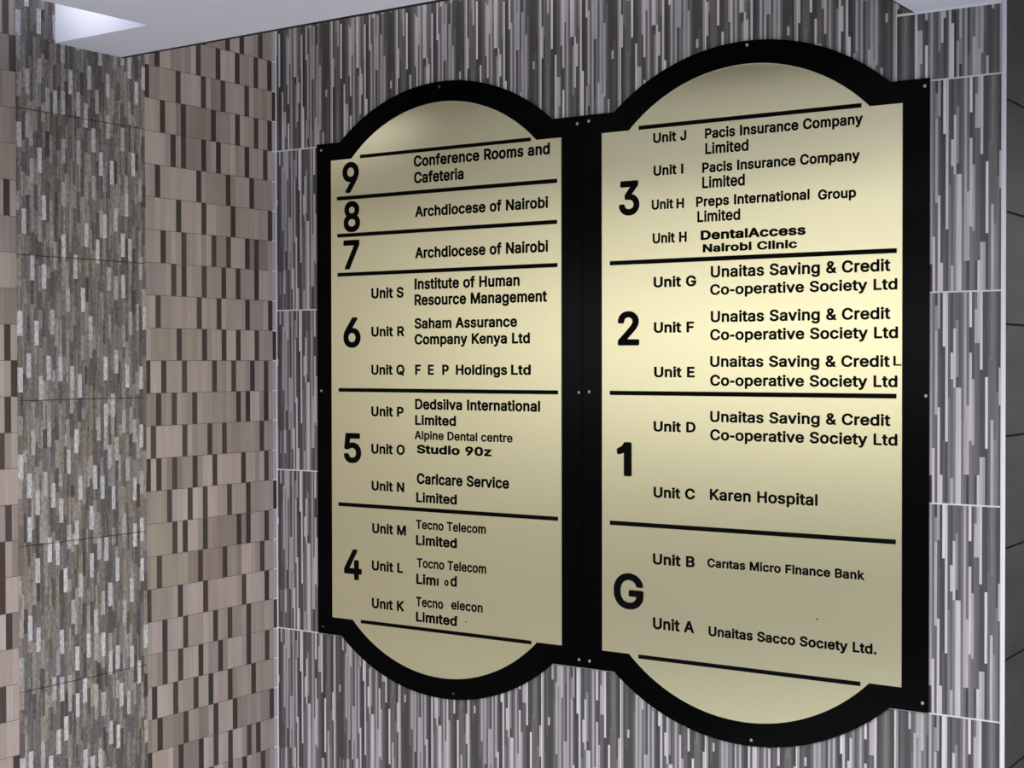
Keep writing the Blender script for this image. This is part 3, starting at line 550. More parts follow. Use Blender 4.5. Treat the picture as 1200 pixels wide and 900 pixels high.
'P': (445, [[53,-27,63,-29,126,-29,138,-25,148,-15,152,0,153,157,234,157,249,160,279,160,321,170,351,185,378,205,395,222,412,246,427,279,434,309,437,357,430,402,416,441,401,465,366,500,348,511,315,526,261,536,60,536,48,532,38,522,34,507,34,0,39,-16],[153,269,153,424,249,424,282,415,303,397,316,366,316,333,307,303,301,294,279,278,243,269]]),
'Q': (533, [[393,-75,403,-77,472,-76,487,-68,494,-54,494,-42,488,-27,441,36,465,63,489,102,506,141,515,183,519,210,519,303,512,342,503,375,482,420,460,452,415,497,400,508,367,524,337,535,301,542,229,542,196,535,169,526,139,511,115,494,79,458,54,423,30,372,21,336,14,297,14,207,21,171,30,135,51,90,80,48,109,19,133,2,175,-19,223,-32,253,-35,286,-35,313,-31,346,-23,376,-62],[256,80,235,85,202,98,178,116,159,141,150,156,135,204,132,228,132,279,135,303,144,336,153,357,175,388,189,402,217,418,250,427,280,427,313,419,334,409,353,393,374,369,389,339,398,306,401,285,401,222,392,177,383,156,367,134,343,167,331,179,322,184,247,185,230,177,222,162,222,144,269,81]]),
'R': (449, [[53,-27,63,-29,126,-29,139,-24,149,-12,152,0,153,169,230,168,320,0,331,-18,339,-25,354,-29,429,-29,441,-25,451,-15,455,-3,452,15,353,195,383,216,395,228,412,252,425,279,433,300,437,330,437,375,433,399,425,426,412,453,395,477,381,491,357,508,318,526,294,532,261,536,60,536,48,532,38,522,34,507,34,0,39,-16],[153,281,153,424,249,424,285,415,303,400,310,390,316,369,316,336,310,315,295,297,255,284,234,284,222,281]]),
'S': (447, [[214,-36,224,-38,239,-35,266,-35,299,-28,323,-20,366,3,395,28,408,45,425,77,436,117,436,156,432,180,427,195,409,228,377,260,350,277,320,292,176,335,160,345,145,363,142,372,145,390,157,408,176,421,209,430,242,430,275,421,296,406,306,390,313,363,320,355,329,350,401,349,413,353,423,363,427,375,427,399,423,420,405,459,389,479,357,507,326,524,284,538,260,542,197,542,170,538,136,528,107,514,84,498,53,466,35,433,24,393,24,357,32,320,54,282,77,259,107,239,145,222,287,178,303,168,315,153,318,141,316,126,305,107,296,98,275,86,257,80,236,77,215,77,182,83,152,98,136,120,129,150,122,158,113,163,38,164,26,160,16,150,12,138,12,114,23,77,41,44,69,12,98,-8,118,-18,146,-28,182,-35]]),
'U': (517, [[212,-32,222,-34,300,-34,324,-30,363,-16,399,3,419,19,449,52,467,85,478,115,485,148,485,508,481,523,468,534,456,537,393,537,380,532,370,520,367,508,367,190,364,160,357,138,339,108,306,87,279,81,237,81,213,87,195,96,174,114,155,151,152,169,152,508,148,523,139,532,129,536,63,537,48,533,37,520,34,508,34,142,38,115,59,67,73,46,96,20,122,1,147,-13,183,-27]]),
'a': (389, [[122,-33,132,-35,195,-34,231,-23,252,-11,261,-23,273,-28,339,-29,354,-23,364,-9,365,270,361,294,353,321,335,354,312,377,279,397,246,406,219,410,156,410,108,397,84,385,58,366,33,337,17,309,14,297,14,285,17,276,24,268,33,263,93,247,105,248,115,252,146,288,156,295,174,301,195,304,216,301,232,294,244,279,247,264,246,257,117,238,84,227,54,212,25,186,12,160,4,135,4,81,11,54,23,30,45,4,66,-13,99,-28],[153,74,135,80,124,90,119,105,122,117,128,123,144,133,171,139,250,150,243,116,233,99,220,87,207,80,186,74]]),
'b': (424, [[190,-32,200,-34,260,-34,281,-30,317,-15,350,8,367,25,384,49,397,76,405,94,414,136,418,160,418,217,411,259,397,301,373,343,338,378,299,399,257,411,200,411,170,404,143,389,142,508,138,523,128,533,116,537,50,536,41,533,33,526,28,517,27,508,28,-5,36,-20,50,-27,116,-27,128,-22,137,-9,140,-9,161,-22],[209,75,188,81,178,88,164,102,153,121,142,163,142,214,151,253,163,274,185,293,209,302,227,302,242,299,266,287,275,278,285,262,297,226,300,205,300,175,291,130,285,115,273,97,257,84,245,78,230,75]]),
'c': (396, [[198,-35,223,-37,262,-30,292,-19,323,-2,358,30,384,76,390,94,387,112,373,128,313,144,295,143,284,136,269,106,256,90,232,78,211,75,193,75,172,81,154,96,136,123,126,157,123,181,126,217,131,238,141,262,156,283,169,293,199,302,232,299,251,289,263,277,276,253,284,244,301,236,319,237,370,249,381,256,389,268,389,286,371,328,358,345,330,373,316,383,283,399,241,411,175,411,148,404,118,393,85,372,55,342,41,322,18,274,8,223,8,154,12,127,18,100,29,76,50,40,77,10,106,-10,151,-30,172,-34]]),
'd': (424, [[156,-32,166,-34,232,-33,256,-25,277,-15,286,-7,298,-22,310,-27,373,-28,388,-22,397,-9,399,1,399,508,394,524,380,535,370,537,310,537,298,533,289,524,284,508,283,387,254,403,223,411,166,411,120,397,91,381,58,351,33,313,22,287,12,253,8,232,8,148,12,121,29,73,56,28,82,2,121,-22],[193,75,172,81,162,88,141,112,129,142,123,196,129,235,136,254,148,275,159,286,175,296,193,302,211,302,241,293,253,284,266,268,275,250,281,226,284,205,284,172,275,130,266,109,257,97,241,84,229,78,214,75]]),
'e': (404, [[168,-32,178,-34,250,-34,292,-24,313,-13,340,5,366,31,384,61,392,85,390,103,379,116,316,132,301,131,292,128,281,118,271,99,257,85,226,75,196,75,163,87,148,99,135,118,130,140,373,140,388,146,398,160,399,217,395,250,383,295,365,331,336,364,307,386,277,401,241,410,178,411,157,407,124,396,88,375,53,340,33,310,15,265,9,232,8,151,12,127,20,97,42,52,61,26,93,-2,124,-19],[133,249,132,253,138,265,153,283,172,296,196,302,217,302,244,293,262,275,275,250]]),
'f': (254, [[74,-27,84,-29,147,-28,161,-21,169,-9,170,297,237,299,251,309,256,318,257,327,257,381,249,398,240,404,231,407,171,407,170,426,173,438,177,442,189,445,231,443,243,448,253,459,268,507,268,525,265,534,257,543,237,553,213,557,165,557,135,550,105,535,76,507,60,478,55,462,55,408,0,406,-11,399,-19,387,-20,324,-14,309,-6,302,3,299,55,297,55,-3,61,-18]]),
'g': (425, [[159,-175,169,-177,244,-177,277,-170,301,-162,342,-139,372,-109,388,-80,395,-58,399,-37,399,377,394,393,380,404,370,406,310,405,298,400,286,385,277,393,256,403,223,412,172,412,142,405,121,397,86,377,55,346,43,330,22,288,12,254,8,233,8,149,12,125,26,86,42,56,55,39,79,15,100,1,124,-11,157,-20,214,-24,250,-17,284,-1,284,-19,278,-37,271,-47,253,-60,229,-68,199,-69,166,-62,144,-49,118,-20,103,-14,91,-15,70,-26,39,-43,28,-54,23,-67,26,-82,41,-109,65,-133,91,-152,112,-162],[187,88,169,94,144,116,129,149,123,197,129,236,140,263,151,279,169,294,199,303,208,303,232,297,250,288,266,269,276,248,284,215,284,173,273,131,265,115,248,98,223,88]]),
'h': (410, [[46,-27,56,-29,119,-28,131,-23,139,-12,142,0,142,243,150,267,164,286,179,295,203,301,218,301,233,298,249,288,258,276,267,252,270,222,270,0,274,-15,283,-24,293,-28,359,-29,368,-26,377,-20,385,-3,385,261,381,288,373,318,350,359,326,383,290,403,260,410,197,410,176,406,143,389,141,513,133,528,116,536,47,535,33,525,27,510,27,0,32,-16]]),
'i': (167, [[46,-27,56,-29,119,-28,133,-21,141,-6,142,381,134,398,119,406,50,406,36,399,28,384,27,0,32,-16],[67,417,95,415,122,425,142,444,153,465,153,498,144,519,125,539,104,550,71,551,53,545,41,539,26,524,16,507,15,468,19,453,41,427,53,421]]),
'k': (381, [[46,-27,56,-29,116,-29,128,-25,138,-15,142,0,142,129,152,136,264,-9,281,-25,296,-29,377,-28,392,-20,400,-3,399,9,394,18,240,213,256,234,382,360,388,375,385,390,375,402,362,407,284,407,272,404,224,359,216,348,143,275,142,510,139,519,133,528,116,536,47,535,33,525,27,510,27,0,32,-16]]),
'l': (167, [[46,-27,56,-29,119,-28,134,-20,142,-3,142,507,139,519,134,527,125,533,116,536,47,535,33,525,27,510,27,0,32,-16]]),
'm': (610, [[46,-27,56,-29,119,-28,131,-23,139,-12,142,0,142,252,148,270,157,285,173,296,188,301,212,301,224,298,236,289,246,267,246,0,249,-12,257,-23,272,-29,338,-29,351,-24,361,-12,364,0,364,258,367,270,376,285,389,295,407,301,431,301,449,295,459,288,468,261,468,0,471,-12,481,-24,494,-29,560,-29,575,-23,583,-12,586,0,586,255,583,267,583,291,576,321,564,345,547,369,518,392,491,406,461,413,413,413,380,406,340,384,320,365,304,384,287,397,270,405,245,413,191,412,167,404,137,389,128,401,113,407,53,407,38,401,30,390,27,378,27,0,32,-16]]),
'n': (410, [[46,-27,56,-29,119,-28,131,-23,139,-12,142,0,142,243,150,267,164,286,179,295,203,301,218,301,233,298,249,288,258,276,267,252,270,222,270,0,274,-15,284,-25,299,-29,362,-28,372,-24,381,-15,385,0,385,261,381,288,375,315,360,345,350,359,328,381,314,391,290,403,257,410,194,409,175,405,140,388,137,388,125,403,110,407,50,406,40,402,31,393,27,378,27,0,32,-16]]),
'o': (415, [[165,-32,175,-34,247,-33,265,-30,289,-21,314,-8,330,4,364,39,390,85,404,127,408,154,408,220,404,247,387,298,371,328,354,349,333,370,316,383,280,401,241,410,172,410,126,397,99,382,83,370,55,342,42,325,22,284,12,247,8,220,8,151,18,100,33,67,59,28,79,8,103,-9,124,-19,151,-30],[193,75,172,81,162,88,138,118,126,157,123,193,129,232,135,250,156,283,169,293,184,299,199,302,217,302,232,299,250,290,261,280,275,262,290,214,290,163,280,126,272,109,257,91,235,78,217,75]]),
'p': (424, [[46,-170,56,-172,116,-172,128,-168,138,-158,142,-143,143,-10,161,-22,197,-34,263,-34,299,-24,336,-2,365,23,384,49,397,76,411,121,418,160,418,220,408,274,388,319,373,343,338,378,299,399,257,411,200,411,169,403,137,386,128,399,116,404,56,405,41,401,30,388,27,376,27,-143,32,-159],[209,75,188,81,178,88,164,102,153,121,142,163,142,214,151,253,163,274,185,293,209,302,227,302,242,299,266,287,275,278,285,262,297,226,300,205,300,175,291,130,285,115,273,97,257,84,245,78,230,75]]),
'r': (259, [[46,-27,56,-29,119,-28,131,-23,139,-12,142,0,142,243,145,258,155,277,170,289,203,298,248,296,257,299,265,306,271,321,271,384,266,397,254,407,230,413,194,413,157,402,137,391,128,401,116,406,53,407,40,402,30,390,27,378,27,0,32,-16]]),
's': (365, [[137,-32,147,-34,225,-34,279,-16,309,2,329,22,347,49,358,85,359,127,351,152,338,178,312,204,291,218,270,227,171,252,150,260,139,268,137,280,140,286,149,295,180,305,195,305,222,296,232,286,246,260,261,252,282,251,327,261,336,266,345,276,350,289,349,304,338,331,323,355,300,378,279,392,252,404,237,407,216,411,156,411,117,402,73,379,40,346,23,310,19,289,20,250,37,208,52,187,72,171,111,152,204,128,228,119,238,112,241,100,232,88,222,81,186,72,159,75,137,85,131,91,116,124,108,131,99,134,84,134,30,122,15,110,10,97,11,73,20,49,40,19,57,2,78,-12,102,-24,123,-30]]),
't': (227, [[158,-31,171,-33,219,-26,231,-18,238,-4,239,17,232,50,227,65,222,73,213,79,204,82,183,79,159,79,155,86,155,299,207,300,216,303,225,309,233,326,232,383,225,397,213,405,155,407,155,473,151,485,142,494,129,499,60,498,46,491,38,476,37,407,0,405,-11,398,-17,389,-20,377,-19,323,-14,311,-3,303,6,300,37,299,37,83,46,41,58,17,87,-11,117,-26,135,-30]]),
'u': (410, [[172,-32,182,-34,218,-30,251,-19,269,-9,272,-9,281,-22,293,-27,359,-28,372,-23,382,-11,385,1,385,376,381,391,368,402,356,405,296,405,283,400,273,388,270,376,270,166,267,154,267,133,258,109,246,94,230,84,206,78,191,78,173,84,159,94,145,115,142,133,142,376,138,391,129,400,119,404,56,405,41,401,30,388,27,376,27,103,34,67,54,28,69,10,88,-5,119,-22,131,-27,149,-31]]),
'v': (389, [[154,-27,164,-29,227,-29,240,-24,252,-12,396,363,396,387,391,396,383,403,368,407,302,407,290,403,282,396,194,157,123,357,106,396,98,403,86,407,20,407,5,403,-5,393,-8,384,-9,369,1,339,135,-6,143,-20]]),
'y': (389, [[82,-172,104,-174,125,-170,164,-155,178,-145,200,-123,217,-97,239,-47,396,365,397,377,394,389,389,397,380,403,368,406,302,406,290,402,282,395,271,371,194,156,117,374,106,395,98,402,86,406,17,406,4,401,-6,389,-9,371,-2,347,133,-1,122,-32,107,-57,95,-62,74,-59,53,-60,41,-68,31,-85,21,-127,21,-142,25,-154,32,-162,41,-167,59,-171]]),
'ı': (167, [[46,-27,56,-29,119,-28,133,-21,141,-6,142,381,134,398,119,406,50,406,36,399,28,384,27,0,32,-16]])},
36: {'0': (453, [[180,-37,195,-40,258,-40,279,-36,302,-28,324,-17,342,-6,366,14,397,56,418,101,428,137,438,194,438,311,434,338,425,383,415,413,391,461,378,479,345,512,321,528,282,544,243,551,213,551,186,547,141,533,108,512,75,479,62,461,38,413,25,371,15,314,16,191,28,125,45,77,54,60,82,20,108,-4,150,-28],[216,86,201,90,189,98,174,116,162,140,147,200,144,227,144,281,150,326,156,350,162,368,174,392,192,413,213,422,231,425,261,413,276,398,291,371,306,308,309,281,309,227,303,182,297,158,288,131,276,110,264,98,249,89,237,86]]),
'9': (453, [[119,-33,133,-36,202,-36,217,-31,229,-21,310,97,383,210,406,256,420,300,424,327,423,375,419,399,398,453,382,477,346,512,310,534,277,545,256,549,196,549,151,538,127,526,106,513,65,471,43,432,35,408,31,384,32,309,40,276,64,232,82,210,112,188,139,174,163,166,181,162,199,162,100,17,97,3,99,-12,106,-24],[217,279,196,285,175,303,166,321,160,345,160,357,169,390,175,399,193,416,226,426,247,422,271,408,285,387,289,375,292,363,292,339,283,312,274,299,262,288,235,279]]),
'A': (480, [[5,-33,19,-36,88,-36,100,-33,109,-27,119,-12,157,99,163,108,319,108,361,-12,373,-27,385,-34,397,-36,466,-35,481,-29,493,-15,496,-3,495,12,476,69,314,510,304,528,289,540,274,543,193,542,175,531,163,510,-16,15,-17,-3,-14,-15,-5,-27],[205,234,238,334,274,234]]),
'C': (510, [[217,-37,232,-40,310,-39,361,-26,399,-7,433,17,459,44,490,92,504,134,507,152,507,164,503,176,496,185,484,192,472,194,400,193,388,187,380,179,360,134,346,117,316,98,286,89,274,88,235,92,202,107,175,131,158,158,142,206,139,230,139,278,142,299,154,341,166,365,193,395,214,409,247,419,268,421,301,416,331,404,346,392,358,377,367,362,380,329,388,321,400,315,481,315,496,323,506,338,507,356,494,404,476,440,457,467,427,497,394,519,370,531,313,547,286,551,253,551,202,544,169,533,130,513,100,491,76,467,56,440,37,407,27,383,14,341,8,302,7,209,11,185,27,125,51,77,76,41,100,17,115,6,136,-8,163,-22,196,-33]]),
'D': (502, [[49,-33,63,-36,222,-36,234,-33,267,-32,324,-20,366,-1,399,21,435,57,457,90,481,141,488,168,495,207,495,303,488,342,474,387,449,435,438,450,399,489,372,508,336,526,300,536,261,543,60,543,43,537,32,525,27,507,27,0,33,-20],[159,90,159,417,234,417,255,414,285,405,312,390,333,369,354,327,363,285,363,225,351,174,336,144,327,132,300,111,288,105,243,93]]),
'N': (523, [[49,-33,63,-36,129,-35,147,-27,157,-12,159,0,159,291,363,-27,372,-33,384,-36,465,-36,480,-31,491,-21,496,-12,498,0,498,507,495,522,483,536,465,543,396,542,378,534,368,519,366,507,366,213,366,216,354,231,171,521,159,534,150,540,138,543,60,543,45,538,34,528,29,519,27,507,27,0,33,-20]]),
'S': (447, [[209,-42,227,-45,290,-38,326,-27,371,-2,401,24,414,42,432,75,443,117,443,156,439,183,434,197,415,231,383,264,353,283,323,298,179,342,164,351,152,366,150,375,153,390,161,402,173,411,209,423,239,423,272,414,290,402,299,387,307,360,314,351,326,344,338,342,404,343,419,349,429,360,434,378,434,402,430,420,411,462,395,483,362,512,329,531,287,545,260,549,197,549,170,545,134,535,102,519,80,504,47,470,28,435,17,393,17,357,25,318,48,279,71,255,104,233,143,215,284,171,299,162,308,150,311,141,308,126,299,111,290,102,263,90,236,84,215,84,185,90,155,105,143,123,139,144,134,155,125,164,113,170,35,170,20,164,8,150,5,138,5,114,16,75,36,39,65,6,92,-13,116,-25,146,-35,179,-41]]),
'a': (389, [[117,-39,132,-42,195,-41,231,-31,249,-22,261,-31,273,-35,339,-36,357,-29,365,-21,370,-12,372,0,372,270,368,294,360,324,341,357,315,383,282,403,249,413,219,417,156,417,105,403,81,391,54,372,28,342,11,312,7,297,7,285,11,273,18,264,33,256,87,241,99,240,93,240,46,216,17,186,6,164,-2,138,-3,81,1,63,17,27,42,-3,61,-18,78,-27],[156,81,138,87,129,95,127,105,129,114,132,117,147,126,174,132,241,141,237,120,233,111,216,93,204,87,183,81],[120,246,131,258,138,270,150,282,159,288,177,294,198,296,223,291,234,282,240,264,231,261,189,257]]),
'b': (424, [[185,-38,200,-41,260,-41,284,-36,322,-20,356,4,373,22,390,46,404,73,412,94,421,136,425,157,425,217,418,262,411,286,392,327,377,349,341,384,299,407,257,418,197,417,179,414,149,403,149,511,142,529,131,539,119,543,47,543,29,532,23,523,20,511,21,-8,32,-26,50,-34,116,-34,130,-29,140,-19,158,-29],[212,82,191,88,182,94,170,106,159,124,149,163,149,214,158,250,167,268,188,287,212,295,227,295,239,292,263,280,280,256,287,235,293,205,293,175,284,133,278,118,268,103,254,91,242,85,230,82]]),
'c': (396, [[193,-41,205,-44,223,-44,265,-37,295,-26,327,-8,363,25,377,46,391,73,397,94,394,115,379,132,367,138,316,150,298,150,284,145,275,136,262,109,250,95,229,85,211,82,196,82,175,88,160,100,142,126,130,181,136,229,148,259,161,277,175,288,199,295,232,291,247,283,259,271,271,248,280,238,289,232,301,229,319,230,373,243,388,253,395,265,396,286,388,309,377,331,364,349,334,379,319,389,286,406,241,418,175,418,145,411,112,398,79,376,49,346,34,325,12,277,1,223,1,154,5,124,12,97,22,73,44,37,73,4,100,-15,151,-37,172,-41]]),
'd': (424, [[151,-38,166,-41,232,-40,258,-32,286,-19,296,-29,310,-34,373,-35,391,-28,403,-13,406,1,406,508,400,528,384,541,370,544,310,544,295,539,284,529,277,511,277,400,247,413,220,418,163,417,118,404,88,387,52,355,22,306,8,268,1,229,1,145,5,121,15,88,27,61,50,25,76,-2,118,-29],[196,82,175,88,166,94,148,115,136,145,130,196,139,241,154,271,163,280,178,289,196,295,211,295,238,286,253,274,261,262,268,247,274,223,277,205,277,172,268,133,253,103,238,91,226,85,214,82]]),
'e': (404, [[163,-38,178,-41,253,-40,295,-30,319,-18,346,1,372,28,391,58,399,85,398,103,388,118,376,125,352,130,349,133,340,133,373,133,384,136,397,145,405,160,406,217,403,247,388,301,371,334,360,349,340,370,322,384,282,406,241,417,175,418,154,414,121,403,85,381,49,346,36,328,22,303,5,250,1,226,1,148,12,97,27,64,55,22,88,-7,122,-26],[199,82,178,88,157,100,142,121,139,133,286,133,275,121,265,103,253,91,226,82],[142,256,154,274,169,286,196,295,214,295,241,286,256,271,265,256]]),
'i': (167, [[42,-33,56,-36,122,-35,140,-24,146,-15,149,-3,149,381,146,393,137,405,128,411,116,414,131,423,150,444,160,468,161,495,150,522,137,537,125,547,98,558,68,557,39,546,18,525,8,501,8,465,11,453,23,435,35,423,51,414,38,409,29,402,22,390,20,378,20,-3,27,-21]]),
'l': (167, [[42,-33,56,-36,122,-35,140,-24,148,-6,149,510,146,522,140,531,131,538,119,542,47,542,29,531,21,513,20,0,26,-20]]),
'n': (410, [[42,-33,56,-36,119,-35,134,-29,146,-15,149,0,149,240,156,264,167,279,182,288,203,294,230,291,245,282,252,273,260,249,263,222,263,0,268,-18,281,-31,299,-36,362,-35,376,-30,386,-20,392,0,392,261,388,288,381,318,365,350,356,363,332,387,319,396,293,409,257,417,194,416,173,412,140,398,130,408,116,413,53,414,38,409,26,398,20,378,20,0,26,-20]]),
'o': (415, [[160,-38,175,-41,247,-40,268,-36,318,-14,334,-2,367,31,382,53,404,100,411,127,415,154,415,220,411,247,394,300,377,331,361,352,337,376,321,388,283,407,241,417,172,417,124,404,94,387,79,376,49,346,37,330,15,286,5,247,1,220,1,151,11,100,27,64,53,25,76,2,100,-15,121,-26,148,-36],[196,82,175,88,166,94,145,121,133,160,130,193,136,229,142,247,161,277,178,289,199,295,217,295,229,292,247,283,268,259,283,211,283,163,273,127,265,112,253,97,232,85,217,82]]),
'r': (259, [[42,-33,56,-36,119,-35,134,-29,146,-15,149,0,149,243,152,255,161,273,173,282,203,291,230,288,251,289,263,295,272,304,278,321,277,387,271,402,257,414,230,420,194,420,155,409,140,401,125,411,116,413,53,414,35,407,23,393,20,378,20,-3,27,-21]]),
's': (365, [[132,-38,147,-41,225,-41,276,-26,312,-4,333,16,352,43,362,70,366,91,364,136,357,157,345,180,318,208,294,224,273,233,165,262,150,268,145,274,147,283,159,292,180,298,204,295,219,289,225,283,236,262,243,253,255,246,267,244,285,245,330,255,339,260,350,271,356,286,356,304,348,328,329,358,303,384,282,398,252,411,219,418,156,418,115,409,69,385,34,349,16,313,12,292,13,247,21,224,32,202,48,181,69,165,111,144,201,121,231,109,232,100,228,94,219,88,186,79,177,79,162,82,141,91,120,130,111,137,99,141,84,141,27,128,18,123,9,114,3,97,4,73,14,46,36,13,51,-2,75,-18,99,-30,120,-37]]),
't': (227, [[153,-37,171,-40,183,-37,204,-36,222,-32,237,-22,245,-4,246,17,239,53,228,77,219,84,207,88,162,86,162,293,210,294,222,298,231,305,237,314,240,326,239,383,231,401,216,411,204,413,162,413,161,476,157,488,147,499,129,506,60,505,42,497,32,482,30,470,30,413,-3,411,-15,404,-24,392,-27,377,-26,323,-20,308,-9,298,6,293,30,293,30,83,39,38,52,14,82,-16,117,-33,135,-37]]),
'u': (410, [[167,-38,182,-41,218,-37,236,-33,269,-19,279,-29,293,-34,359,-35,377,-28,389,-14,392,1,392,379,385,397,371,409,356,412,293,411,278,405,266,391,263,376,263,166,260,154,260,136,253,115,242,100,227,91,206,85,182,88,170,94,158,106,152,118,149,133,149,376,144,394,134,405,119,411,56,412,36,406,23,391,20,376,20,103,28,64,48,25,62,7,83,-10,98,-20,128,-33,146,-37]]),
'z': (380, [[31,-33,45,-36,339,-36,354,-33,368,-21,375,-3,375,57,370,72,359,84,342,90,195,90,195,93,329,267,366,318,369,330,368,384,364,396,354,407,345,412,333,414,51,414,36,411,22,399,15,381,15,321,20,306,30,295,48,288,183,288,12,63,9,48,10,-6,16,-21]]),
'ı': (167, [[42,-33,56,-36,122,-35,140,-24,148,-6,149,381,146,393,140,402,131,409,119,413,47,413,29,402,21,384,20,-3,27,-21]])}}
SPACE = 188


def area(lp):
    return 0.5 * sum(lp[i - 1][0] * lp[i][1] - lp[i][0] * lp[i - 1][1] for i in range(len(lp)))


def inside(p, lp):
    c = False
    for i in range(len(lp)):
        (x0, y0), (x1, y1) = lp[i - 1], lp[i]
        if (y0 > p[1]) != (y1 > p[1]) and p[0] < (x1 - x0) * (p[1] - y0) / (y1 - y0) + x0:
            c = not c
    return c


_cache = {}


def glyph(ch, bold):
    """(advance, [(outline, holes)]) of one letter in the wanted boldness"""
    key = (ch, bold)
    if key not in _cache:
        if ch == ' ':
            _cache[key] = (SPACE + bold * 1.3, [])
            return _cache[key]
        adv, loops = GLYPHS[bold][ch]
        loops = [[(q[i], q[i + 1]) for i in range(0, len(q), 2)] for q in loops]
        loops.sort(key=lambda l: -abs(area(l)))
        shp = []
        for l in loops:
            for o, hs in shp:
                if inside(l[0], o):
                    hs.append(l)
                    break
            else:
                shp.append((l, []))
        _cache[key] = (adv + bold * 0.6, shp)
    return _cache[key]


Y_PLATE = -0.0085                                   # front of the brass sheets


def words(name, text, x, z, width, cap, bold, parent, plate_y=Y_PLATE):
    shapes, pen = [], 0.0
    for ch in text:
        adv, shp = glyph(ch, bold)
        for o, hs in shp:
            shapes.append(([(p[0] + pen, p[1]) for p in o], [[(p[0] + pen, p[1]) for p in h] for h in hs]))
        pen += adv
    xs = [p[0] for o, h in shapes for p in o]
    x_min, x_max = min(xs), max(xs)
    low = all(c in 'ıo' for c in text)
    sx = width / (x_max - x_min)
    sz = cap / ((395 if low else 509) + 2 * bold)
    b = MB()
    f = lambda p: (x + (p[0] - x_min) * sx, z + (p[1] + bold) * sz)
    for o, hs in shapes:
        b.prism([f(p) for p in o], plate_y + 0.0002, plate_y - 0.0007, axis=1, holes=[[f(p) for p in h] for h in hs])
    return b.build(name, M_letter, parent, weld=False)


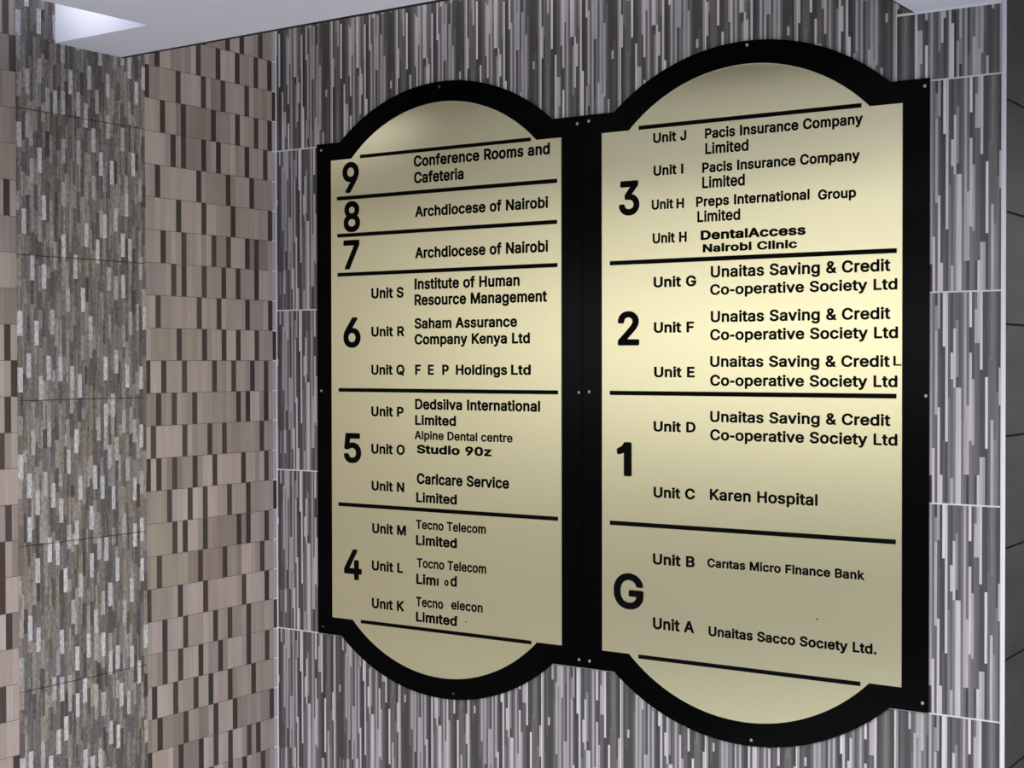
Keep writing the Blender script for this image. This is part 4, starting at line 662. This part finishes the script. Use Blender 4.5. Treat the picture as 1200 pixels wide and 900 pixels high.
# ---------------------------------------------------------------- the two directory boards
TEXT = [  # board, kind, words, x, z of the baseline, width, cap height, boldness
    (0, 'o', 'Conference Rooms and', 0.4442, 2.0776, 0.3783, 0.0260, 29),
    (0, 'o', 'Cafeteria', 0.4449, 2.0386, 0.1432, 0.0267, 29),
    (0, 'o', 'Archdiocese of Nairobi', 0.4480, 1.9598, 0.3698, 0.0253, 29),
    (0, 'o', 'Archdiocese of Nairobi', 0.4477, 1.8627, 0.3700, 0.0260, 29),
    (0, 'o', 'Institute of Human', 0.4458, 1.7899, 0.2963, 0.0260, 29),
    (0, 'o', 'Resource Management', 0.4457, 1.7525, 0.3689, 0.0260, 29),
    (0, 'u', 'Unit S', 0.3150, 1.7721, 0.0977, 0.0252, 29),
    (0, 'n', '9', 0.2261, 2.0297, 0.0510, 0.0738, 25),
    (0, 'n', '8', 0.2293, 1.9350, 0.0510, 0.0738, 25),
    (0, 'n', '7', 0.2280, 1.8446, 0.0501, 0.0711, 25),
    (0, 'n', '6', 0.2273, 1.6553, 0.0537, 0.0733, 25),
    (0, 'n', '5', 0.2279, 1.3755, 0.0538, 0.0728, 25),
    (0, 'n', '4', 0.2268, 1.0917, 0.0556, 0.0743, 25),
    (1, 'n', '3', 0.9982, 1.9319, 0.0493, 0.0738, 25),
    (1, 'n', '2', 0.9950, 1.6541, 0.0523, 0.0728, 25),
    (1, 'n', '1', 0.9925, 1.3744, 0.0361, 0.0736, 25),
    (1, 'n', 'G', 0.9847, 1.0904, 0.0727, 0.0759, 25),
    (0, 'u', 'Unit R', 0.3147, 1.6808, 0.0995, 0.0239, 29),
    (0, 'u', 'Unit Q', 0.3143, 1.5896, 0.1004, 0.0239, 29),
    (0, 'o', 'Saham Assurance', 0.4455, 1.6981, 0.2895, 0.0247, 29),
    (0, 'o', 'Company Kenya Ltd', 0.4454, 1.6608, 0.3239, 0.0247, 29),
    (0, 'o', 'F', 0.4469, 1.5896, 0.0168, 0.0241, 29),
    (0, 'o', 'E', 0.4846, 1.5897, 0.0166, 0.0239, 29),
    (0, 'o', 'P', 0.5260, 1.5898, 0.0188, 0.0238, 29),
    (0, 'o', 'Holdings', 0.5652, 1.5901, 0.1427, 0.0236, 29),
    (0, 'o', 'Ltd', 0.7187, 1.5905, 0.0528, 0.0230, 29),
    (0, 'u', 'Unit P', 0.3139, 1.4900, 0.0979, 0.0239, 29),
    (0, 'o', 'Dedsilva International', 0.4466, 1.5086, 0.3496, 0.0248, 29),
    (0, 'o', 'Limited', 0.4465, 1.4718, 0.1183, 0.0234, 29),
    (0, 'o', 'Alpine Dental centre', 0.4447, 1.4382, 0.2775, 0.0201, 23),
    (0, 'o', 'Studio 90z', 0.4514, 1.4050, 0.2132, 0.0207, 36),
    (0, 'u', 'Unit O', 0.3136, 1.4001, 0.1013, 0.0239, 29),
    (0, 'u', 'Unit N', 0.3142, 1.3118, 0.0988, 0.0233, 29),
    (0, 'o', 'Carlcare Service', 0.4511, 1.3334, 0.2616, 0.0254, 29),
    (0, 'o', 'Limited', 0.4493, 1.2902, 0.1175, 0.0234, 29),
    (0, 'u', 'Unit M', 0.3156, 1.2092, 0.1022, 0.0240, 29),
    (0, 'o', 'Tecno Telecom', 0.4483, 1.2276, 0.2001, 0.0215, 23),
    (0, 'o', 'Limited', 0.4482, 1.1895, 0.1184, 0.0235, 29),
    (0, 'u', 'Unit L', 0.3143, 1.1195, 0.0946, 0.0240, 29),
    (0, 'o', 'Tocno Telecom', 0.4505, 1.1368, 0.1985, 0.0221, 23),
    (0, 'o', 'Lim', 0.4487, 1.0976, 0.0569, 0.0242, 29),
    (0, 'o', 'd', 0.5484, 1.0999, 0.0179, 0.0251, 29),
    (0, 'o', 'ı', 0.5089, 1.0978, 0.0050, 0.0186, 36),
    (0, 'o', 'o', 0.5312, 1.0999, 0.0115, 0.0146, 36),
    (0, 'u', 'Unıt K', 0.3140, 1.0287, 0.0972, 0.0247, 29),
    (0, 'o', 'Tecno', 0.4477, 1.0448, 0.0792, 0.0228, 23),
    (0, 'o', 'elecon', 0.5507, 1.0470, 0.0886, 0.0218, 23),
    (0, 'o', 'Limıted', 0.4476, 1.0090, 0.1185, 0.0235, 29),
    (1, 'u', 'Unit J', 1.0813, 2.0801, 0.0778, 0.0212, 29),
    (1, 'o', 'Pacis Insurance Company', 1.2021, 2.0790, 0.3388, 0.0214, 29),
    (1, 'o', 'Limited', 1.2029, 2.0470, 0.0969, 0.0233, 25),
    (1, 'u', 'Unit I', 1.0820, 2.0110, 0.0700, 0.0212, 29),
    (1, 'o', 'Pacis Insurance Company', 1.1959, 2.0094, 0.3390, 0.0208, 29),
    (1, 'o', 'Limited', 1.1959, 1.9772, 0.0958, 0.0240, 25),
    (1, 'u', 'Unit', 1.0776, 1.9399, 0.0508, 0.0213, 29),
    (1, 'u', 'H', 1.1363, 1.9393, 0.0172, 0.0210, 29),
    (1, 'o', 'Preps International', 1.1818, 1.9399, 0.2498, 0.0209, 29),
    (1, 'o', 'Group', 1.4496, 1.9378, 0.0780, 0.0199, 29),
    (1, 'o', 'Limited', 1.1846, 1.9078, 0.0969, 0.0234, 25),
    (1, 'u', 'Unit H', 1.0798, 1.8687, 0.0801, 0.0219, 29),
    (1, 'o', 'DentalAccess', 1.1924, 1.8708, 0.2310, 0.0196, 36),
    (1, 'o', 'Nairobi Clinic', 1.1973, 1.8452, 0.2080, 0.0170, 36),
    (1, 'o', 'Unaitas Saving & Credit', 1.2155, 1.7925, 0.3809, 0.0239, 25),
    (1, 'o', 'Co-operative Society Ltd', 1.2141, 1.7567, 0.3962, 0.0220, 25),
    (1, 'o', 'Unaitas Saving & Credit', 1.2155, 1.7005, 0.3810, 0.0233, 25),
    (1, 'o', 'Co-operative Society Ltd', 1.2141, 1.6636, 0.3976, 0.0227, 25),
    (1, 'o', 'Unaitas Saving & Credit', 1.2141, 1.6085, 0.3814, 0.0227, 25),
    (1, 'o', 'Co-operative Society Ltd', 1.2142, 1.5696, 0.3965, 0.0227, 25),
    (1, 'o', 'Unaitas Saving & Credit', 1.2142, 1.4949, 0.3828, 0.0227, 25),
    (1, 'o', 'Co-operative Society Ltd', 1.2142, 1.4574, 0.3967, 0.0227, 25),
    (1, 'o', 'Karen Hospital', 1.2135, 1.3337, 0.2356, 0.0234, 25),
    (1, 'o', 'L', 1.6028, 1.6108, 0.0156, 0.0193, 18),
    (1, 'u', 'Unit G', 1.0820, 1.7759, 0.0999, 0.0226, 29),
    (1, 'u', 'Unit F', 1.0827, 1.6803, 0.0942, 0.0226, 29),
    (1, 'u', 'Unit E', 1.0834, 1.5865, 0.0950, 0.0226, 29),
    (1, 'u', 'Unit D', 1.0819, 1.4721, 0.0986, 0.0220, 29),
    (1, 'u', 'Unit C', 1.0818, 1.3326, 0.0972, 0.0227, 29),
    (1, 'u', 'Unit B', 1.0803, 1.1910, 0.0981, 0.0233, 29),
    (1, 'o', 'Carıtas Micro Finance Bank', 1.2079, 1.1945, 0.3376, 0.0184, 29),
    (1, 'u', 'Unit A', 1.0803, 1.0539, 0.0967, 0.0247, 29),
    (1, 'o', 'Unaitas Sacco Socıety Ltd.', 1.2108, 1.0520, 0.3596, 0.0203, 29),
]
SPECKS = [(0, 0.592, 1.0211, 0.0014, 0.0014), (0, 0.5666, 1.0296, 0.0012, 0.0032), (1, 1.4486, 1.1094, 0.0016, 0.0016), (0, 0.5767, 1.8481, 0.0009, 0.0009)]
BARS = [(0, 0.281, 2.1144, 0.7723, 2.115, 0.0041), (0, 0.2079, 2.0171, 0.8417, 2.0187, 0.0045), (0, 0.2085, 1.9271, 0.8416, 1.9281, 0.0045), (0, 0.209, 1.8335, 0.8422, 1.8318, 0.0045), (0, 0.2115, 1.552, 0.8433, 1.5526, 0.0045), (0, 0.2094, 1.2734, 0.8429, 1.2735, 0.0045), (0, 0.2794, 0.9925, 0.772, 0.9926, 0.0041), (1, 1.046, 2.1164, 1.5384, 2.1145, 0.0042), (1, 0.9754, 1.8328, 1.609, 1.8298, 0.0046), (1, 0.9752, 1.5536, 1.6089, 1.5516, 0.0046), (1, 0.975, 1.2718, 1.6082, 1.2739, 0.0046), (1, 1.0448, 0.9906, 1.5378, 0.9919, 0.0042)]
SCREWS = [(0, 0.1554, 2.1399), (0, 0.5173, 2.2574), (0, 0.8922, 2.1385), (0, 0.8955, 1.5525), (0, 0.1539, 1.5494), (0, 0.8955, 0.9676), (0, 0.157, 0.9685), (0, 0.5544, 0.8507), (1, 0.9215, 2.1414), (1, 0.9216, 1.5542), (1, 0.9221, 0.9674), (1, 1.2956, 2.2611), (1, 1.6622, 2.1399), (1, 1.6654, 1.5536), (1, 1.6601, 0.9689), (1, 1.3056, 0.8482)]



def arch(c, half, z, rise, up, n=40):
    """points of a circular arch over c - half .. c + half (left to right when up)"""
    R = (half * half + rise * rise) / (2 * rise)
    a = math.asin(half / R)
    pts = []
    for k in range(n + 1):
        t = -a + 2 * a * k / n
        pts.append((c + R * math.sin(t), z + (R * math.cos(t) - (R - rise)) * (1 if up else -1)))
    return pts


def board_outline(x0, x1, z0, z1, c, half, rise):
    top = arch(c, half, z1, rise, True)             # left to right
    bot = arch(c, half, z0, rise, False)
    return [(x0, z0), (x0, z1)] + top + [(x1, z1), (x1, z0)] + bot[::-1]


def screw_mesh():
    bm = bmesh.new()
    bmesh.ops.create_uvsphere(bm, u_segments=14, v_segments=8, radius=0.0034)
    for v in bm.verts:
        v.co.y *= 0.5
    for f in bm.faces:
        f.smooth = True
    me = bpy.data.meshes.new('screw')
    bm.to_mesh(me)
    bm.free()
    return me


screw_me = screw_mesh()
screw_me.materials.append(M_screw)
screw_dk = screw_me.copy()
screw_dk.materials.clear()
screw_dk.materials.append(M_screwdark)

BOARDS = [
    dict(x=(0.1405, 0.9035), ix=(0.1885, 0.8515), c=0.5207, label='left directory board listing floors 9 to 4 on brass within black arched frame'),
    dict(x=(0.9048, 1.6712), ix=(0.9552, 1.6195), c=1.2893, label='right directory board listing floors 3 to G on brass within black arched frame'),
]
kinds = {'n': 'floor_number', 'u': 'unit_lettering', 'o': 'tenant_lettering'}
for bi, B in enumerate(BOARDS):
    root = bpy.data.objects.new('directory_board', None)
    COL.objects.link(root)
    root.location = ((B['x'][0] + B['x'][1]) / 2, 0, ZO - 0.115)
    root.empty_display_size = 0.1
    root['label'] = B['label']
    root['category'] = 'sign'
    bpy.context.view_layer.update()
    mb = MB()
    mb.prism(board_outline(B['x'][0], B['x'][1], ZO + 0.001, ZO + 1.205, B['c'], 0.3055, 0.1155), -0.0018, -0.0065, axis=1)
    mb.build('backing_panel', M_black, root, bevel=0.0006)['label'] = 'glossy black arched panel'
    mb = MB()
    mb.prism(board_outline(B['ix'][0], B['ix'][1], ZO + 0.0445, ZO + 1.162, B['c'] - 0.001, 0.2665, 0.111), -0.0060, Y_PLATE, axis=1)
    mb.build('face_plate', M_gold, root, bevel=0.0007)['label'] = 'brushed brass plate'
    for b_, kind, text, x, z, w, cap, bold in TEXT:
        if b_ == bi:
            words(kinds[kind], text, x, z, w, cap, bold, root)
    for b_, x0, z0, x1, z1, hh in BARS:
        if b_ == bi:
            zm = (z0 + z1) / 2
            m = MB()
            m.box(x0, x1, Y_PLATE + 0.0002, Y_PLATE - 0.0007, zm - hh, zm + hh)
            m.build('divider_bar', M_letter, root)
    for q, (b_, x, z) in enumerate(SCREWS):
        if b_ == bi:
            dull = (bi == 0 and q in (1, 6, 7))
            o = bpy.data.objects.new('screw', screw_dk if dull else screw_me)
            COL.objects.link(o)
            o.parent = root
            o.matrix_parent_inverse = root.matrix_world.inverted()
            o.location = (x, -0.0068, z)
    for b_, x, z, sw, sh in SPECKS:
        if b_ == bi:
            m = MB()
            n = 10
            m.prism([(x + sw * math.cos(2 * math.pi * k / n), z + sh * math.sin(2 * math.pi * k / n)) for k in range(n)], Y_PLATE + 0.0002, Y_PLATE - 0.0007, axis=1)
            m.build('vinyl_speck', M_letter, root)['label'] = 'small leftover speck of black vinyl'
